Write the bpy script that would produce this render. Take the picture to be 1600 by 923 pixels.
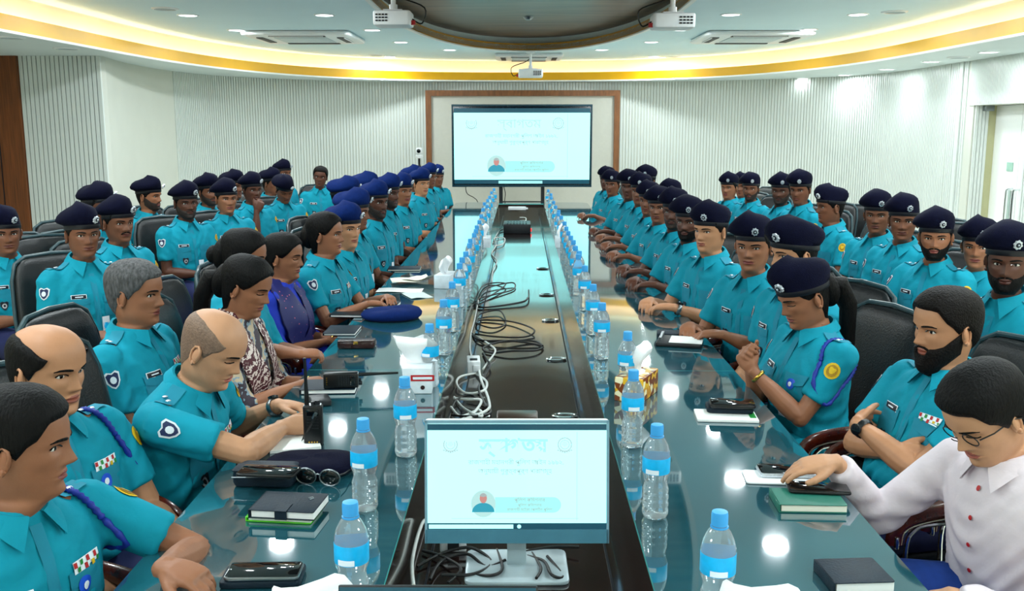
import bpy, bmesh, math, random
import numpy as np
from mathutils import Vector, Matrix, noise
from mathutils.bvhtree import BVHTree

for _o in list(bpy.data.objects):
    bpy.data.objects.remove(_o)
scene = bpy.context.scene
COL = scene.collection
R = math.radians
random.seed(7)

# ------------------------------------------------------------------ camera
CAM_Z, TABLE_Z = 1.71, 0.76
F_PX = 1500.0
PITCH = math.atan(261.0 / F_PX)
YAW = 0.00985
cam_data = bpy.data.cameras.new('camera')
cam = bpy.data.objects.new('camera', cam_data)
COL.objects.link(cam)
cam_data.sensor_fit = 'HORIZONTAL'
cam_data.sensor_width = 36.0
cam_data.lens = 36.0 * F_PX / 1600.0
cam_data.clip_start = 0.05
cam.location = (0, 0, CAM_Z)
cam.rotation_euler = (math.pi / 2 - PITCH, 0, YAW)
scene.camera = cam

FWD = Vector((-math.sin(YAW) * math.cos(PITCH), math.cos(YAW) * math.cos(PITCH), -math.sin(PITCH)))
RGT = Vector((math.cos(YAW), math.sin(YAW), 0))
UPV = RGT.cross(FWD)


def ray(u, v):
    return FWD * F_PX + RGT * (u - 800) - UPV * (v - 461.5)


def at_z(u, v, z):
    d = ray(u, v); k = (z - CAM_Z) / d.z
    return Vector((d.x * k, d.y * k, z))


def at_y(u, v, y):
    d = ray(u, v); k = y / d.y
    return Vector((d.x * k, y, CAM_Z + d.z * k))


def at_x(u, v, x):
    d = ray(u, v); k = x / d.x
    return Vector((x, d.y * k, CAM_Z + d.z * k))


# ------------------------------------------------------------------ world, light, exposure
world = bpy.data.worlds.new('world')
scene.world = world
world.use_nodes = True
world.node_tree.nodes['Background'].inputs[0].default_value = (0.75, 0.9, 1.0, 1)
world.node_tree.nodes['Background'].inputs[1].default_value = 0.05
scene.view_settings.view_transform = 'Standard'
scene.view_settings.look = 'None'
scene.view_settings.gamma = 1.0
scene.view_settings.use_curve_mapping = False
scene.view_settings.exposure = 0.0
LAMP_W = 9.0          # watts of each ceiling downlight
COVE_W = 10.0           # emission of the cove strips


def lin(h):
    h = h.lstrip('#')
    c = [int(h[i:i + 2], 16) / 255 for i in (0, 2, 4)]
    return tuple(x / 12.92 if x <= 0.04045 else ((x + 0.055) / 1.055) ** 2.4 for x in c)


MATS = {}


def mat(name, hexcol, rough=0.5, metal=0.0, spec=0.5, var=0.06, scale=25.0, bump=0.0, bscale=60.0,
        coat=0.0, emit=None, estr=0.0, trans=0.0, ior=1.45, stretch=None, sheen=0.0, alpha=None):
    if name in MATS:
        return MATS[name]
    m = bpy.data.materials.new(name)
    m.use_nodes = True
    nt = m.node_tree
    b = nt.nodes['Principled BSDF']
    c = lin(hexcol) if isinstance(hexcol, str) else hexcol
    b.inputs['Roughness'].default_value = rough
    b.inputs['Metallic'].default_value = metal
    b.inputs['Specular IOR Level'].default_value = spec
    b.inputs['Coat Weight'].default_value = coat
    b.inputs['Coat Roughness'].default_value = 0.05
    b.inputs['Transmission Weight'].default_value = trans
    b.inputs['IOR'].default_value = ior
    b.inputs['Sheen Weight'].default_value = sheen
    tc = nt.nodes.new('ShaderNodeTexCoord')
    mp = nt.nodes.new('ShaderNodeMapping')
    nt.links.new(tc.outputs['Object'], mp.inputs['Vector'])
    if stretch:
        mp.inputs['Scale'].default_value = stretch
    if var > 0:
        n = nt.nodes.new('ShaderNodeTexNoise')
        n.inputs['Scale'].default_value = scale
        n.inputs['Detail'].default_value = 4
        nt.links.new(mp.outputs[0], n.inputs['Vector'])
        r = nt.nodes.new('ShaderNodeValToRGB')
        r.color_ramp.elements[0].position = 0.3
        r.color_ramp.elements[1].position = 0.7
        r.color_ramp.elements[0].color = tuple(max(0, x * (1 - var)) for x in c) + (1,)
        r.color_ramp.elements[1].color = tuple(min(1, x * (1 + var)) for x in c) + (1,)
        nt.links.new(n.outputs['Fac'], r.inputs[0])
        nt.links.new(r.outputs[0], b.inputs['Base Color'])
    else:
        b.inputs['Base Color'].default_value = tuple(c) + (1,)
    if bump > 0:
        n2 = nt.nodes.new('ShaderNodeTexNoise')
        n2.inputs['Scale'].default_value = bscale
        n2.inputs['Detail'].default_value = 3
        nt.links.new(mp.outputs[0], n2.inputs['Vector'])
        bp = nt.nodes.new('ShaderNodeBump')
        bp.inputs['Strength'].default_value = bump
        bp.inputs['Distance'].default_value = 0.01
        nt.links.new(n2.outputs['Fac'], bp.inputs['Height'])
        nt.links.new(bp.outputs[0], b.inputs['Normal'])
    if emit:
        e = lin(emit) if isinstance(emit, str) else emit
        b.inputs['Emission Color'].default_value = tuple(e) + (1,)
        b.inputs['Emission Strength'].default_value = estr
    MATS[name] = m
    return m


# --------------------------------------------------------------- materials
M = {}
def dm(key, *a, **k):
    M[key] = mat(key, *a, **k)

dm('wall_cream', '#cdd0c6', 0.45, spec=0.4, var=0.02, scale=3)
dm('slat_white', '#d3dad6', 0.32, spec=0.5, var=0.02, scale=3)
dm('slat_back', '#5f6f72', 0.6, var=0.02)
dm('ceiling_white', '#d4edf6', 0.6, var=0.015, scale=2)
dm('soffit_white', '#d8e4e6', 0.55, var=0.015, scale=2)
dm('fascia_yellow', '#e9ae08', 0.35, var=0.03, scale=4)
dm('fascia_gold', '#b98416', 0.35, var=0.05, scale=4)
dm('cove_cream', '#f3ead6', 0.6, var=0.02, scale=3)
dm('edge_white', '#eef2f2', 0.5, var=0)
dm('floor_tile', '#dcd9c6', 0.18, var=0.04, scale=3)
dm('grout', '#a9a797', 0.7)
dm('wood_wall', '#6d3b17', 0.4, var=0.35, scale=6, stretch=(9, 9, 0.5), bump=0.1, bscale=8)
dm('wood_trim', '#7d4f2c', 0.4, var=0.25, scale=6, stretch=(6, 6, 1))
dm('coffer_wood', '#5a4230', 0.32, var=0.85, scale=3.0, stretch=(0.35, 5, 1), spec=0.3, ior=1.4, bump=0.1, bscale=5)
dm('panel_cream', '#c6c6bd', 0.5, var=0.02)
dm('door_white', '#f4f7f5', 0.25, var=0.01, emit='#f4fbf8', estr=0.0)
dm('reveal_beige', '#b9b88f', 0.5, var=0.03)
dm('chrome', '#d7dde0', 0.12, metal=1.0, var=0)
dm('steel', '#8b9296', 0.3, metal=1.0, var=0)
dm('plastic_white', '#e8ecee', 0.4, var=0.02)
dm('plastic_black', '#0b0c0e', 0.35, var=0.05)
dm('plastic_dark', '#1a1e22', 0.4, var=0.05)
dm('lamp_on', '#ffffff', 0.5, var=0, emit='#f4fbff', estr=8.0)
dm('cove_led', '#ffffff', 0.5, var=0, emit='#ffeac0', estr=COVE_W)
dm('table_glass', '#1d4f5a', 0.03, var=0.22, scale=2.5, spec=1.0, ior=1.9, coat=0.5)
dm('glass_edge', '#5fc7c4', 0.1, var=0, spec=0.8)
dm('table_wood', '#20100b', 0.22, var=0.4, scale=5, stretch=(8, 0.6, 8), spec=0.6)
dm('trough_wood', '#1d0f0c', 0.13, var=0.4, scale=5, stretch=(10, 0.6, 8), spec=1.0, ior=1.8, coat=0.5)
dm('leather', '#0d1113', 0.38, var=0.15, scale=30, bump=0.15, bscale=160)
dm('leather_seat', '#0c0f11', 0.42, var=0.15, scale=30, bump=0.15, bscale=160)
dm('arm_wood', '#4a1509', 0.18, var=0.3, scale=10, stretch=(1, 6, 6), coat=0.5)
dm('shirt_teal', '#068ca3', 0.8, var=0.06, scale=14, bump=0.35, bscale=20, spec=0.25)
dm('trim_teal', '#058099', 0.75, var=0.07, scale=14)
dm('trouser_navy', '#0d1747', 0.8, var=0.12, scale=16, bump=0.2, bscale=18)
dm('beret_navy', '#05071f', 0.9, var=0.15, scale=50, bump=0.2, bscale=200, spec=0.15)
dm('beret_blue', '#08225c', 0.9, var=0.12, scale=50, bump=0.2, bscale=200, spec=0.15)
dm('band_black', '#060814', 0.5, var=0)
dm('badge_silver', '#d5dbe2', 0.3, metal=0.4, var=0.1, scale=300)
dm('badge_dark', '#1b2430', 0.5, var=0.1)
dm('hair_black', '#060505', 0.6, var=0.35, scale=120, bump=0.45, bscale=180, stretch=(1, 1, 0.35), spec=0.18)
dm('hair_grey', '#4f4f50', 0.6, spec=0.2, var=0.5, scale=110, bump=0.6, bscale=180, stretch=(1, 1, 0.35))
dm('hair_stubble', '#241812', 0.6, var=0.3, scale=160, bump=0.4, bscale=220)
dm('hair_brown', '#0d0806', 0.6, spec=0.18, var=0.4, scale=120, bump=0.6, bscale=180)
for i, h in enumerate(['#936044', '#744832', '#573324', '#b7825f', '#3f2519', '#bf8d6b']):
    dm('skin%d' % i, h, 0.5, var=0.07, scale=18, bump=0.04, bscale=120, spec=0.45)
for i, h in enumerate(['#7d3f38', '#623228', '#4d271f', '#93503f', '#3b1d18', '#a85c4f']):
    dm('lip%d' % i, h, 0.45, var=0.05)
dm('eye_white', '#d9d5cc', 0.2, var=0)
dm('eye_dark', '#0c0806', 0.12, var=0)
dm('paper', '#f1f3f0', 0.7, var=0.01)
dm('paper_cream', '#e9e6d6', 0.7, var=0.02)
dm('paper_pale', '#cfe0db', 0.7, var=0.02)
dm('tissue', '#f4f7f8', 0.85, var=0.01, bump=0.15, bscale=40)
dm('bottle_plastic', '#f2fafd', 0.05, var=0, trans=0.84, ior=1.2, spec=0.9)
dm('bottle_label', '#14b4f0', 0.35, var=0.12, scale=40)
dm('bottle_cap', '#3fa4e6', 0.4, var=0.04)
dm('label_white', '#eaf4fb', 0.4, var=0)
dm('name_black', '#0a1020', 0.4, var=0)
dm('yellow_patch', '#d9b10f', 0.6, var=0.1, scale=200)
dm('patch_inner', '#a87d0c', 0.6, var=0.3, scale=300)
dm('hair_thin', '#7a6150', 0.6, var=0.25, scale=160, bump=0.3, bscale=220)
dm('green_patch', '#3d6a1c', 0.6, var=0.1)
dm('white_patch', '#dbe4ea', 0.6, var=0.05)
dm('navy_patch', '#14234f', 0.6, var=0.05)
dm('cord_blue', '#0a2a90', 0.6, var=0.2, scale=120)
dm('blue_badge', '#1d55d0', 0.3, var=0.05)
dm('red', '#b5161c', 0.5, var=0.05)
dm('green', '#1d8a3a', 0.5, var=0.05)
dm('lime', '#58d21e', 0.5, var=0.05)
dm('pale_shirt', '#dccfd6', 0.75, var=0.04, scale=14, bump=0.25, bscale=24)
dm('royal_blue', '#0e2fb0', 0.75, var=0.1, scale=14, bump=0.25, bscale=24)
dm('jeans_blue', '#123a8c', 0.8, var=0.15, scale=30)
dm('watch_face', '#11161c', 0.1, var=0)
dm('gold', '#c9a24a', 0.25, metal=1.0, var=0)
dm('screen_black', '#070b0e', 0.05, var=0, spec=0.8)
dm('leather_navy', '#0c1f2c', 0.55, spec=0.3, var=0.15, scale=40, bump=0.15, bscale=160)
dm('book_green', '#1e6a5a', 0.5, var=0.08)
dm('wallet_brown', '#2b1513', 0.25, var=0.2, scale=20, bump=0.3, bscale=60)
dm('wire_black', '#08090a', 0.4, var=0)
dm('wire_white', '#d7dcd8', 0.45, var=0)
dm('tv_bezel', '#1c3a46', 0.25, var=0.05, metal=0.2)
dm('tv_frame', '#0c1c26', 0.25, var=0.05)
dm('screen_white', '#000000', 0.1, var=0, emit='#a2ffff', estr=1.9)
dm('screen_bar', '#10303c', 0.15, var=0, emit='#2f6478', estr=0.5)
dm('screen_text', '#000000', 0.3, var=0, emit='#a9cfcd', estr=1.0)
dm('screen_faint', '#000000', 0.3, var=0, emit='#bfeeea', estr=1.0)
dm('screen_cyan', '#000000', 0.3, var=0, emit='#a6f6f2', estr=1.15)
dm('screen_logo', '#000000', 0.3, var=0, emit='#b9d9da', estr=1.0)
dm('screen_skin', '#000000', 0.3, var=0, emit='#e8a49c', estr=0.8)
dm('screen_teal', '#000000', 0.3, var=0, emit='#3fb0c8', estr=0.9)
dm('screen_hair', '#000000', 0.3, var=0, emit='#b7c4c4', estr=0.9)
dm('tissue_white_box', '#dfeaf0', 0.4, var=0.1, scale=20)


def pattern_mat(name, cols, scale, kind='voronoi', rough=0.6):
    m = bpy.data.materials.new(name); m.use_nodes = True
    nt = m.node_tree; b = nt.nodes['Principled BSDF']; b.inputs['Roughness'].default_value = rough
    tc = nt.nodes.new('ShaderNodeTexCoord')
    if kind == 'voronoi':
        t = nt.nodes.new('ShaderNodeTexVoronoi'); t.inputs['Scale'].default_value = scale; out = t.outputs['Distance']
    elif kind == 'cells':
        t = nt.nodes.new('ShaderNodeTexVoronoi'); t.inputs['Scale'].default_value = scale; out = t.outputs['Color']
    else:
        t = nt.nodes.new('ShaderNodeTexWave'); t.inputs['Scale'].default_value = scale
        t.inputs['Distortion'].default_value = 6; t.inputs['Detail Scale'].default_value = 3
        t.bands_direction = 'DIAGONAL'; out = t.outputs['Fac']
    nt.links.new(tc.outputs['Object'], t.inputs['Vector'])
    r = nt.nodes.new('ShaderNodeValToRGB'); r.color_ramp.interpolation = 'CONSTANT'
    while len(r.color_ramp.elements) < len(cols):
        r.color_ramp.elements.new(0.5)
    for e, (p, h) in zip(r.color_ramp.elements, cols):
        e.position = p; e.color = lin(h) + (1,)
    nt.links.new(out, r.inputs[0]); nt.links.new(r.outputs[0], b.inputs['Base Color'])
    M[name] = m

pattern_mat('shawl_navy', [(0, '#c05a7a'), (0.13, '#10195e')], 42)
pattern_mat('scarf_maroon', [(0, '#d9c8c0'), (0.32, '#4a0f1d')], 26, 'wave')
pattern_mat('kurta_grey', [(0, '#2a1c2c'), (0.35, '#7d94a4'), (0.7, '#bda98c')], 9, 'wave')
pattern_mat('tissue_yellow_box', [(0, '#e0b020'), (0.3, '#c98a10'), (0.45, '#f0e8c0'), (0.6, '#7a3a10'), (0.8, '#e8c030')], 45, 'cells', 0.35)


# ------------------------------------------------------------ mesh tools
class MB:
    """collects shapes; build() links them as one mesh object"""
    def __init__(s):
        s.v = []; s.f = []; s.m = []

    def add(s, vs, fs, mi=0):
        o = len(s.v)
        s.v.extend([tuple(p) for p in vs])
        for f in fs:
            s.f.append(tuple(i + o for i in f)); s.m.append(mi)

    def box(s, c, d, mi=0, rz=0.0):
        x, y, z = d[0] / 2, d[1] / 2, d[2] / 2
        vs = [(-x, -y, -z), (x, -y, -z), (x, y, -z), (-x, y, -z), (-x, -y, z), (x, -y, z), (x, y, z), (-x, y, z)]
        ca, sa = math.cos(rz), math.sin(rz)
        vs = [(c[0] + p[0] * ca - p[1] * sa, c[1] + p[0] * sa + p[1] * ca, c[2] + p[2]) for p in vs]
        s.add(vs, [(0, 3, 2, 1), (4, 5, 6, 7), (0, 1, 5, 4), (1, 2, 6, 5), (2, 3, 7, 6), (3, 0, 4, 7)], mi)

    def rbox(s, c, d, r=0.01, mi=0, rz=0.0, seg=3):
        """box with rounded vertical edges and chamfered top/bottom"""
        hx, hy, hz = d[0] / 2, d[1] / 2, d[2] / 2
        r = min(r, hx * 0.98, hy * 0.98); q = min(r * 0.6, hz * 0.9)
        rings = []
        for (ins, z) in ((q, -hz), (q * 0.3, -hz + q * 0.3), (0, -hz + q), (0, hz - q), (q * 0.3, hz - q * 0.3), (q, hz)):
            ring = []
            for (sx, sy, a0) in ((1, 1, 0), (-1, 1, 90), (-1, -1, 180), (1, -1, 270)):
                for k in range(seg + 1):
                    a = R(a0 + 90 * k / seg); rr = max(r - ins, r * 0.15)
                    ring.append((sx * (hx - r) + rr * math.cos(a), sy * (hy - r) + rr * math.sin(a), z))
            rings.append(ring)
        ca, sa = math.cos(rz), math.sin(rz)
        rings = [[(c[0] + p[0] * ca - p[1] * sa, c[1] + p[0] * sa + p[1] * ca, c[2] + p[2]) for p in g] for g in rings]
        s.loft(rings, mi)

    def loft(s, rings, mi=0, cap=True, closed=False):
        n = len(rings[0]); o = len(s.v)
        for g in rings:
            s.v.extend([tuple(p) for p in g])
        k = len(rings)
        for i in range(k if closed else k - 1):
            a, b = o + i * n, o + ((i + 1) % k) * n
            for j in range(n):
                j2 = (j + 1) % n
                s.f.append((a + j, a + j2, b + j2, b + j)); s.m.append(mi)
        if cap and not closed:
            s.f.append(tuple(o + j for j in range(n))[::-1]); s.m.append(mi)
            s.f.append(tuple(o + (k - 1) * n + j for j in range(n))); s.m.append(mi)

    def lathe(s, prof, c=(0, 0, 0), n=20, mi=0, cap=True):
        s.loft([[(c[0] + r * math.cos(2 * math.pi * j / n), c[1] + r * math.sin(2 * math.pi * j / n), c[2] + z)
                 for j in range(n)] for (r, z) in prof], mi, cap)

    def tube(s, pts, rad, n=8, mi=0, flat=1.0, up=(0, 0, 1), cap=True):
        pts = [Vector(p) for p in pts]
        if not hasattr(rad, '__len__'):
            rad = [rad] * len(pts)
        rings = []; prev = None
        for i, p in enumerate(pts):
            t = (pts[min(i + 1, len(pts) - 1)] - pts[max(i - 1, 0)])
            t = t.normalized() if t.length > 1e-9 else Vector((0, 0, 1))
            if prev is None:
                u = Vector(up)
                if abs(u.dot(t)) > 0.95:
                    u = Vector((1, 0, 0)) if abs(t.x) < 0.9 else Vector((0, 1, 0))
                a = t.cross(u).normalized()
            else:
                a = (prev - t * prev.dot(t)).normalized()
            prev = a
            b = a.cross(t).normalized()
            rr = rad[i]
            rx, ry = (rr, rr * flat) if not hasattr(rr, '__len__') else rr
            rings.append([p + a * (rx * math.cos(2 * math.pi * j / n)) + b * (ry * math.sin(2 * math.pi * j / n)) for j in range(n)])
        s.loft(rings, mi, cap)

    def ball(s, c, r, n=12, k=8, mi=0, rot=None):
        rings = []
        for i in range(k + 1):
            a = math.pi * (0.02 + 0.96 * i / k)
            ring = []
            for j in range(n):
                b = 2 * math.pi * j / n
                p = Vector((r[0] * math.sin(a) * math.cos(b), r[1] * math.sin(a) * math.sin(b), -r[2] * math.cos(a)))
                if rot is not None:
                    p = rot @ p
                ring.append((c[0] + p.x, c[1] + p.y, c[2] + p.z))
            rings.append(ring)
        s.loft(rings, mi)

    def prism(s, poly, z0, z1, mi=0):
        n = len(poly)
        vs = [(p[0], p[1], z0) for p in poly] + [(p[0], p[1], z1) for p in poly]
        fs = [tuple(range(n))[::-1], tuple(range(n, 2 * n))] + [(i, (i + 1) % n, n + (i + 1) % n, n + i) for i in range(n)]
        s.add(vs, fs, mi)

    def mesh(s, name, mats, smooth=True):
        me = bpy.data.meshes.new(name)
        me.from_pydata(s.v, [], s.f)
        if not isinstance(mats, (list, tuple)):
            mats = [mats]
        for m in mats:
            me.materials.append(M[m] if isinstance(m, str) else m)
        me.polygons.foreach_set('material_index', np.array(s.m, dtype=np.int32))
        if smooth:
            me.shade_smooth()
            try:
                me.set_sharp_from_angle(angle=R(smooth if smooth is not True else 40))
            except Exception:
                pass
        me.validate()
        me.update()
        return me

    def build(s, name, mats, parent=None, smooth=True, loc=None, rot=None):
        o = bpy.data.objects.new(name, s.mesh(name, mats, smooth))
        COL.objects.link(o)
        if parent is not None:
            o.parent = parent
        if loc is not None:
            o.location = loc
        if rot is not None:
            o.rotation_euler = rot
        return o


def tag(o, label=None, cat=None, group=None, kind=None):
    if label: o['label'] = label
    if cat: o['category'] = cat
    if group: o['group'] = group
    if kind: o['kind'] = kind
    return o


def empty(name, loc=(0, 0, 0), rz=0.0, label=None, cat=None, group=None, kind=None):
    o = bpy.data.objects.new(name, None)
    o.empty_display_size = 0.1
    COL.objects.link(o)
    o.location = loc
    o.rotation_euler = (0, 0, rz)
    return tag(o, label, cat, group, kind)


ORD = ['first', 'second', 'third', 'fourth', 'fifth', 'sixth', 'seventh', 'eighth', 'ninth', 'tenth', 'eleventh', 'twelfth', 'thirteenth', 'fourteenth', 'fifteenth', 'sixteenth', 'seventeenth', 'eighteenth', 'nineteenth', 'twentieth']


def copy_tree(o, parent=None):
    c = o.copy(); COL.objects.link(c); c.parent = parent
    for ch in list(o.children):
        copy_tree(ch, c)
    return c


def text_obj(txt, size, mname, parent, loc, rot=(math.pi / 2, 0, 0), align='CENTER', name='lettering', extrude=0.0005, bold=0.0):
    cu = bpy.data.curves.new('t', 'FONT')
    cu.body = txt; cu.size = size; cu.align_x = align; cu.align_y = 'CENTER'; cu.extrude = extrude
    cu.offset = bold
    cu.resolution_u = 2
    t = bpy.data.objects.new('t', cu)
    COL.objects.link(t)
    dg = bpy.context.evaluated_depsgraph_get()
    me = bpy.data.meshes.new_from_object(t.evaluated_get(dg))
    bpy.data.objects.remove(t)
    me.materials.clear(); me.materials.append(M[mname])
    o = bpy.data.objects.new(name, me)
    COL.objects.link(o)
    o.parent = parent; o.location = loc; o.rotation_euler = rot
    return o

# ------------------------------------------------------------------ room shell
Z_SOF, Z_CEIL, Z_COF = 2.42, 2.73, 2.88
CEN = (0.07, 8.2)


def smooth_path(pts, k=6):
    out = []
    for i in range(len(pts) - 1):
        p0 = pts[max(i - 1, 0)]; p1 = pts[i]; p2 = pts[i + 1]; p3 = pts[min(i + 2, len(pts) - 1)]
        for j in range(k):
            t = j / k
            out.append(tuple(0.5 * (2 * p1[a] + (p2[a] - p0[a]) * t + (2 * p0[a] - 5 * p1[a] + 4 * p2[a] - p3[a]) * t * t
                                    + (-p0[a] + 3 * p1[a] - 3 * p2[a] + p3[a]) * t ** 3) for a in range(len(p1))))
    out.append(tuple(pts[-1]))
    return out


def resample(pts, step):
    pts = [Vector(p) for p in pts]; out = [pts[0].copy()]; need = step
    for a, b in zip(pts, pts[1:]):
        L = (b - a).length; pos = 0
        while L - pos >= need:
            pos += need; out.append(a.lerp(b, pos / L)); need = step
        need -= (L - pos)
    return out


def wall_strip(path, z0, z1, thick, side=1):
    """path seen from inside; thickness goes outward"""
    mb = MB(); rings = []
    n = len(path)
    for i, p in enumerate(path):
        t = Vector(path[min(i + 1, n - 1)]) - Vector(path[max(i - 1, 0)])
        nr = Vector((-t.y, t.x)).normalized() * side * thick
        rings.append([(p[0], p[1], z0), (p[0], p[1], z1), (p[0] + nr.x, p[1] + nr.y, z1), (p[0] + nr.x, p[1] + nr.y, z0)])
    mb.loft(rings)
    return mb


def slats(path, z0, z1, w=0.032, d=0.014, pitch=0.046, mb=None, side=-1):
    mb = mb or MB()
    pts = resample([(p[0], p[1]) for p in path], pitch)
    for i in range(len(pts) - 1):
        t = (pts[i + 1] - pts[i]).normalized(); nr = Vector((-t.y, t.x)) * side * d
        a = pts[i]; b = pts[i] + t * w
        q = [(a.x, a.y), (b.x, b.y), (b.x + nr.x, b.y + nr.y), (a.x + nr.x, a.y + nr.y)]
        mb.prism(q if side > 0 else q[::-1], z0, z1)
    return mb


# floor
mb = MB(); mb.box((0, 5.9, -0.05), (14.0, 20.6, 0.1))
tag(mb.build('floor', 'floor_tile', smooth=False), kind='structure')

# back wall, curved at both corners
WL = [(-4.20, 9.89), (-4.36, 10.8), (-4.42, 12.0), (-4.30, 13.0), (-3.95, 13.8), (-3.3, 14.5), (-2.5, 14.95), (-1.7, 15.1)]
WR = [(1.7, 15.1), (2.6, 14.95), (3.5, 14.55), (4.3, 13.85), (4.7, 13.0), (4.8, 12.2), (4.8, 11.0)]
pl = smooth_path(WL); pr = smooth_path(WR)
back_path = pl + pr
wb = tag(wall_strip(back_path, 0, Z_SOF + 0.02, 0.12).build('wall_back', 'wall_cream', smooth=60), kind='structure')
i0 = next(i for i, p in enumerate(pl) if p[1] > 12.3)
s_mb = slats(pl[i0:] + pr, 0, Z_SOF)
tag(s_mb.build('slat_cladding', 'slat_white', wb, smooth=False), 'pale fluted slats cladding the curved wall', kind='stuff')

# left return: wooden panel and white slatted panel face the camera
wl = tag(wall_strip([(-7.0, 9.78), (-4.20, 9.78)], 0, Z_SOF + 0.02, 0.12).build('wall_left', 'wall_cream', smooth=False), kind='structure')
mb = MB(); mb.box((-4.605, 9.778, Z_SOF / 2), (0.80, 0.006, Z_SOF)); mb.build('slat_backing', 'slat_back', wl, smooth=False)
mb = MB(); mb.prism([(-6.9, 9.72), (-5.01, 9.72), (-5.01, 9.78), (-6.9, 9.78)], 0, Z_SOF)
mb.build('wood_panel', 'wood_wall', wl, smooth=False)
for k in range(1, 8):
    g = MB(); g.box((-5.01 - k * 0.235, 9.717, Z_SOF / 2), (0.008, 0.01, Z_SOF)); g.build('panel_joint', 'band_black', wl, smooth=False)
sm = MB(); sm.box((0, 0, Z_SOF / 2), (0.037, 0.03, Z_SOF)); slat_me = sm.mesh('slat', 'slat_white', False)
for k in range(18):
    o = bpy.data.objects.new('slat', slat_me); COL.objects.link(o); o.parent = wl
    o.location = (-4.985 + k * 0.0455, 9.765, 0)
tag(wall_strip([(-7.0, -4.2), (-7.0, 9.78)], 0, Z_SOF + 0.02, 0.12).build('wall_left_near', 'wall_cream', smooth=False), kind='structure')
tag(wall_strip([(6.0, -4.2), (-7.0, -4.2)], 0, Z_SOF + 0.02, 0.12).build('wall_front', 'wall_cream', smooth=False), kind='structure')

# right wall with the door opening
DY0, DY1, DZ = 9.30, 10.43, 1.95
wr = tag(wall_strip([(4.8, 11.0), (4.8, DY1)], 0, Z_SOF + 0.02, 0.12).build('wall_right', 'wall_cream', smooth=False), kind='structure')
tag(wall_strip([(4.8, DY0), (4.8, -4.2)], 0, Z_SOF + 0.02, 0.12).build('wall_right_near', 'wall_cream', smooth=False), kind='structure')
mbh = wall_strip([(4.8, DY1), (4.8, DY0)], DZ, Z_SOF + 0.02, 0.3)
mbh.build('door_header', 'wall_cream', wr, smooth=False)
s2 = slats([(4.8, 11.0), (4.8, DY1 + 0.12)], 0, Z_SOF)
slats([(4.8, DY1 + 0.1), (4.8, DY0)], DZ, Z_SOF, pitch=0.03, w=0.021, mb=s2)
slats([(4.8, DY0), (4.8, 5.0)], 0, Z_SOF, mb=s2)
tag(s2.build('slat_cladding', 'slat_white', wr, smooth=False), 'pale fluted slats around the doorway', kind='stuff')
mb = MB(); mb.box((4.79, 10.72, Z_SOF / 2), (0.04, 0.06, Z_SOF)); mb.build('corner_trim', 'slat_white', wr, smooth=False)
# slatted jamb strip beside the doorway and beige reveal
jm = MB(); jm.box((0, 0, DZ / 2), (0.03, 0.022, DZ)); jme = jm.mesh('slat', 'slat_white', False)
for k in range(4):
    o = bpy.data.objects.new('slat', jme); COL.objects.link(o); o.parent = wr; o.location = (4.83 + k * 0.036, DY1 - 0.018, 0)
mb = MB(); mb.box((4.965, DY1 + 0.012, DZ / 2), (0.27, 0.04, DZ)); mb.build('door_reveal', 'reveal_beige', wr, smooth=False)
mb = MB(); mb.box((4.95, DY0 - 0.02, DZ / 2), (0.3, 0.04, DZ)); mb.build('door_reveal', 'reveal_beige', wr, smooth=False)
mb = MB(); mb.rbox((4.93, DY1 - 0.06, DZ - 0.03), (0.1, 0.07, 0.06), 0.01); mb.build('door_closer', 'steel', wr)
YM = 9.87
for n_, (ya, yb) in enumerate(((YM + 0.004, DY1), (DY0, YM - 0.004))):
    d = MB(); d.box((5.06, (ya + yb) / 2, DZ / 2), (0.04, yb - ya, DZ - 0.01))
    do = tag(d.build('door_%d' % (n_ + 1), 'door_white', smooth=False), kind='structure')
    hy = YM + (0.07 if n_ == 0 else -0.07)
    h = MB(); h.tube(smooth_path([(5.04, hy, 1.10), (4.985, hy, 1.09), (4.975, hy, 1.05), (4.975, hy, 0.78), (4.985, hy, 0.74), (5.04, hy, 0.73)], 4), 0.011, 8)
    h.build('door_handle', 'chrome', do)
    p = MB(); p.box((5.035, YM + (0.16 if n_ == 0 else -0.16), 1.32), (0.008, 0.12, 0.09)); p.build('push_plate', mat('plate_green', '#9dc4b4', 0.4), do, smooth=False)
    if n_ == 0:
        p = MB(); p.box((5.035, YM + 0.12, 0.93), (0.008, 0.05, 0.30)); p.build('lock_plate', mat('plate_green2', '#a9bdb6', 0.4), do, smooth=False)

# ------------------------------------------------------------------ ceiling
def sup(t, cx, cy, rx, ry, n):
    c, s_ = math.cos(t), math.sin(t)
    return (cx + rx * math.copysign(abs(c) ** (2 / n), c), cy + ry * math.copysign(abs(s_) ** (2 / n), s_))


def cove_poly(ex):
    top = [sup(math.pi * k / 60, 0, 9.0, 3.85 + ex, 6.0 + ex, 2.6) for k in range(61)]      # right to left over the far end
    return top + [(-3.85 - ex, -2.6 - ex), (3.85 + ex, -2.6 - ex)]


def hit(poly, a):
    d = (math.cos(a), math.sin(a)); best = None
    for i in range(len(poly)):
        p, q = poly[i], poly[(i + 1) % len(poly)]
        ex, ey = q[0] - p[0], q[1] - p[1]
        den = d[0] * ey - d[1] * ex
        if abs(den) < 1e-12:
            continue
        t = ((p[0] - CEN[0]) * ey - (p[1] - CEN[1]) * ex) / den
        u = ((p[0] - CEN[0]) * d[1] - (p[1] - CEN[1]) * d[0]) / den
        if t > 0 and -1e-6 <= u <= 1 + 1e-6 and (best is None or t > best):
            best = t
    return (CEN[0] + d[0] * best, CEN[1] + d[1] * best)


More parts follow.
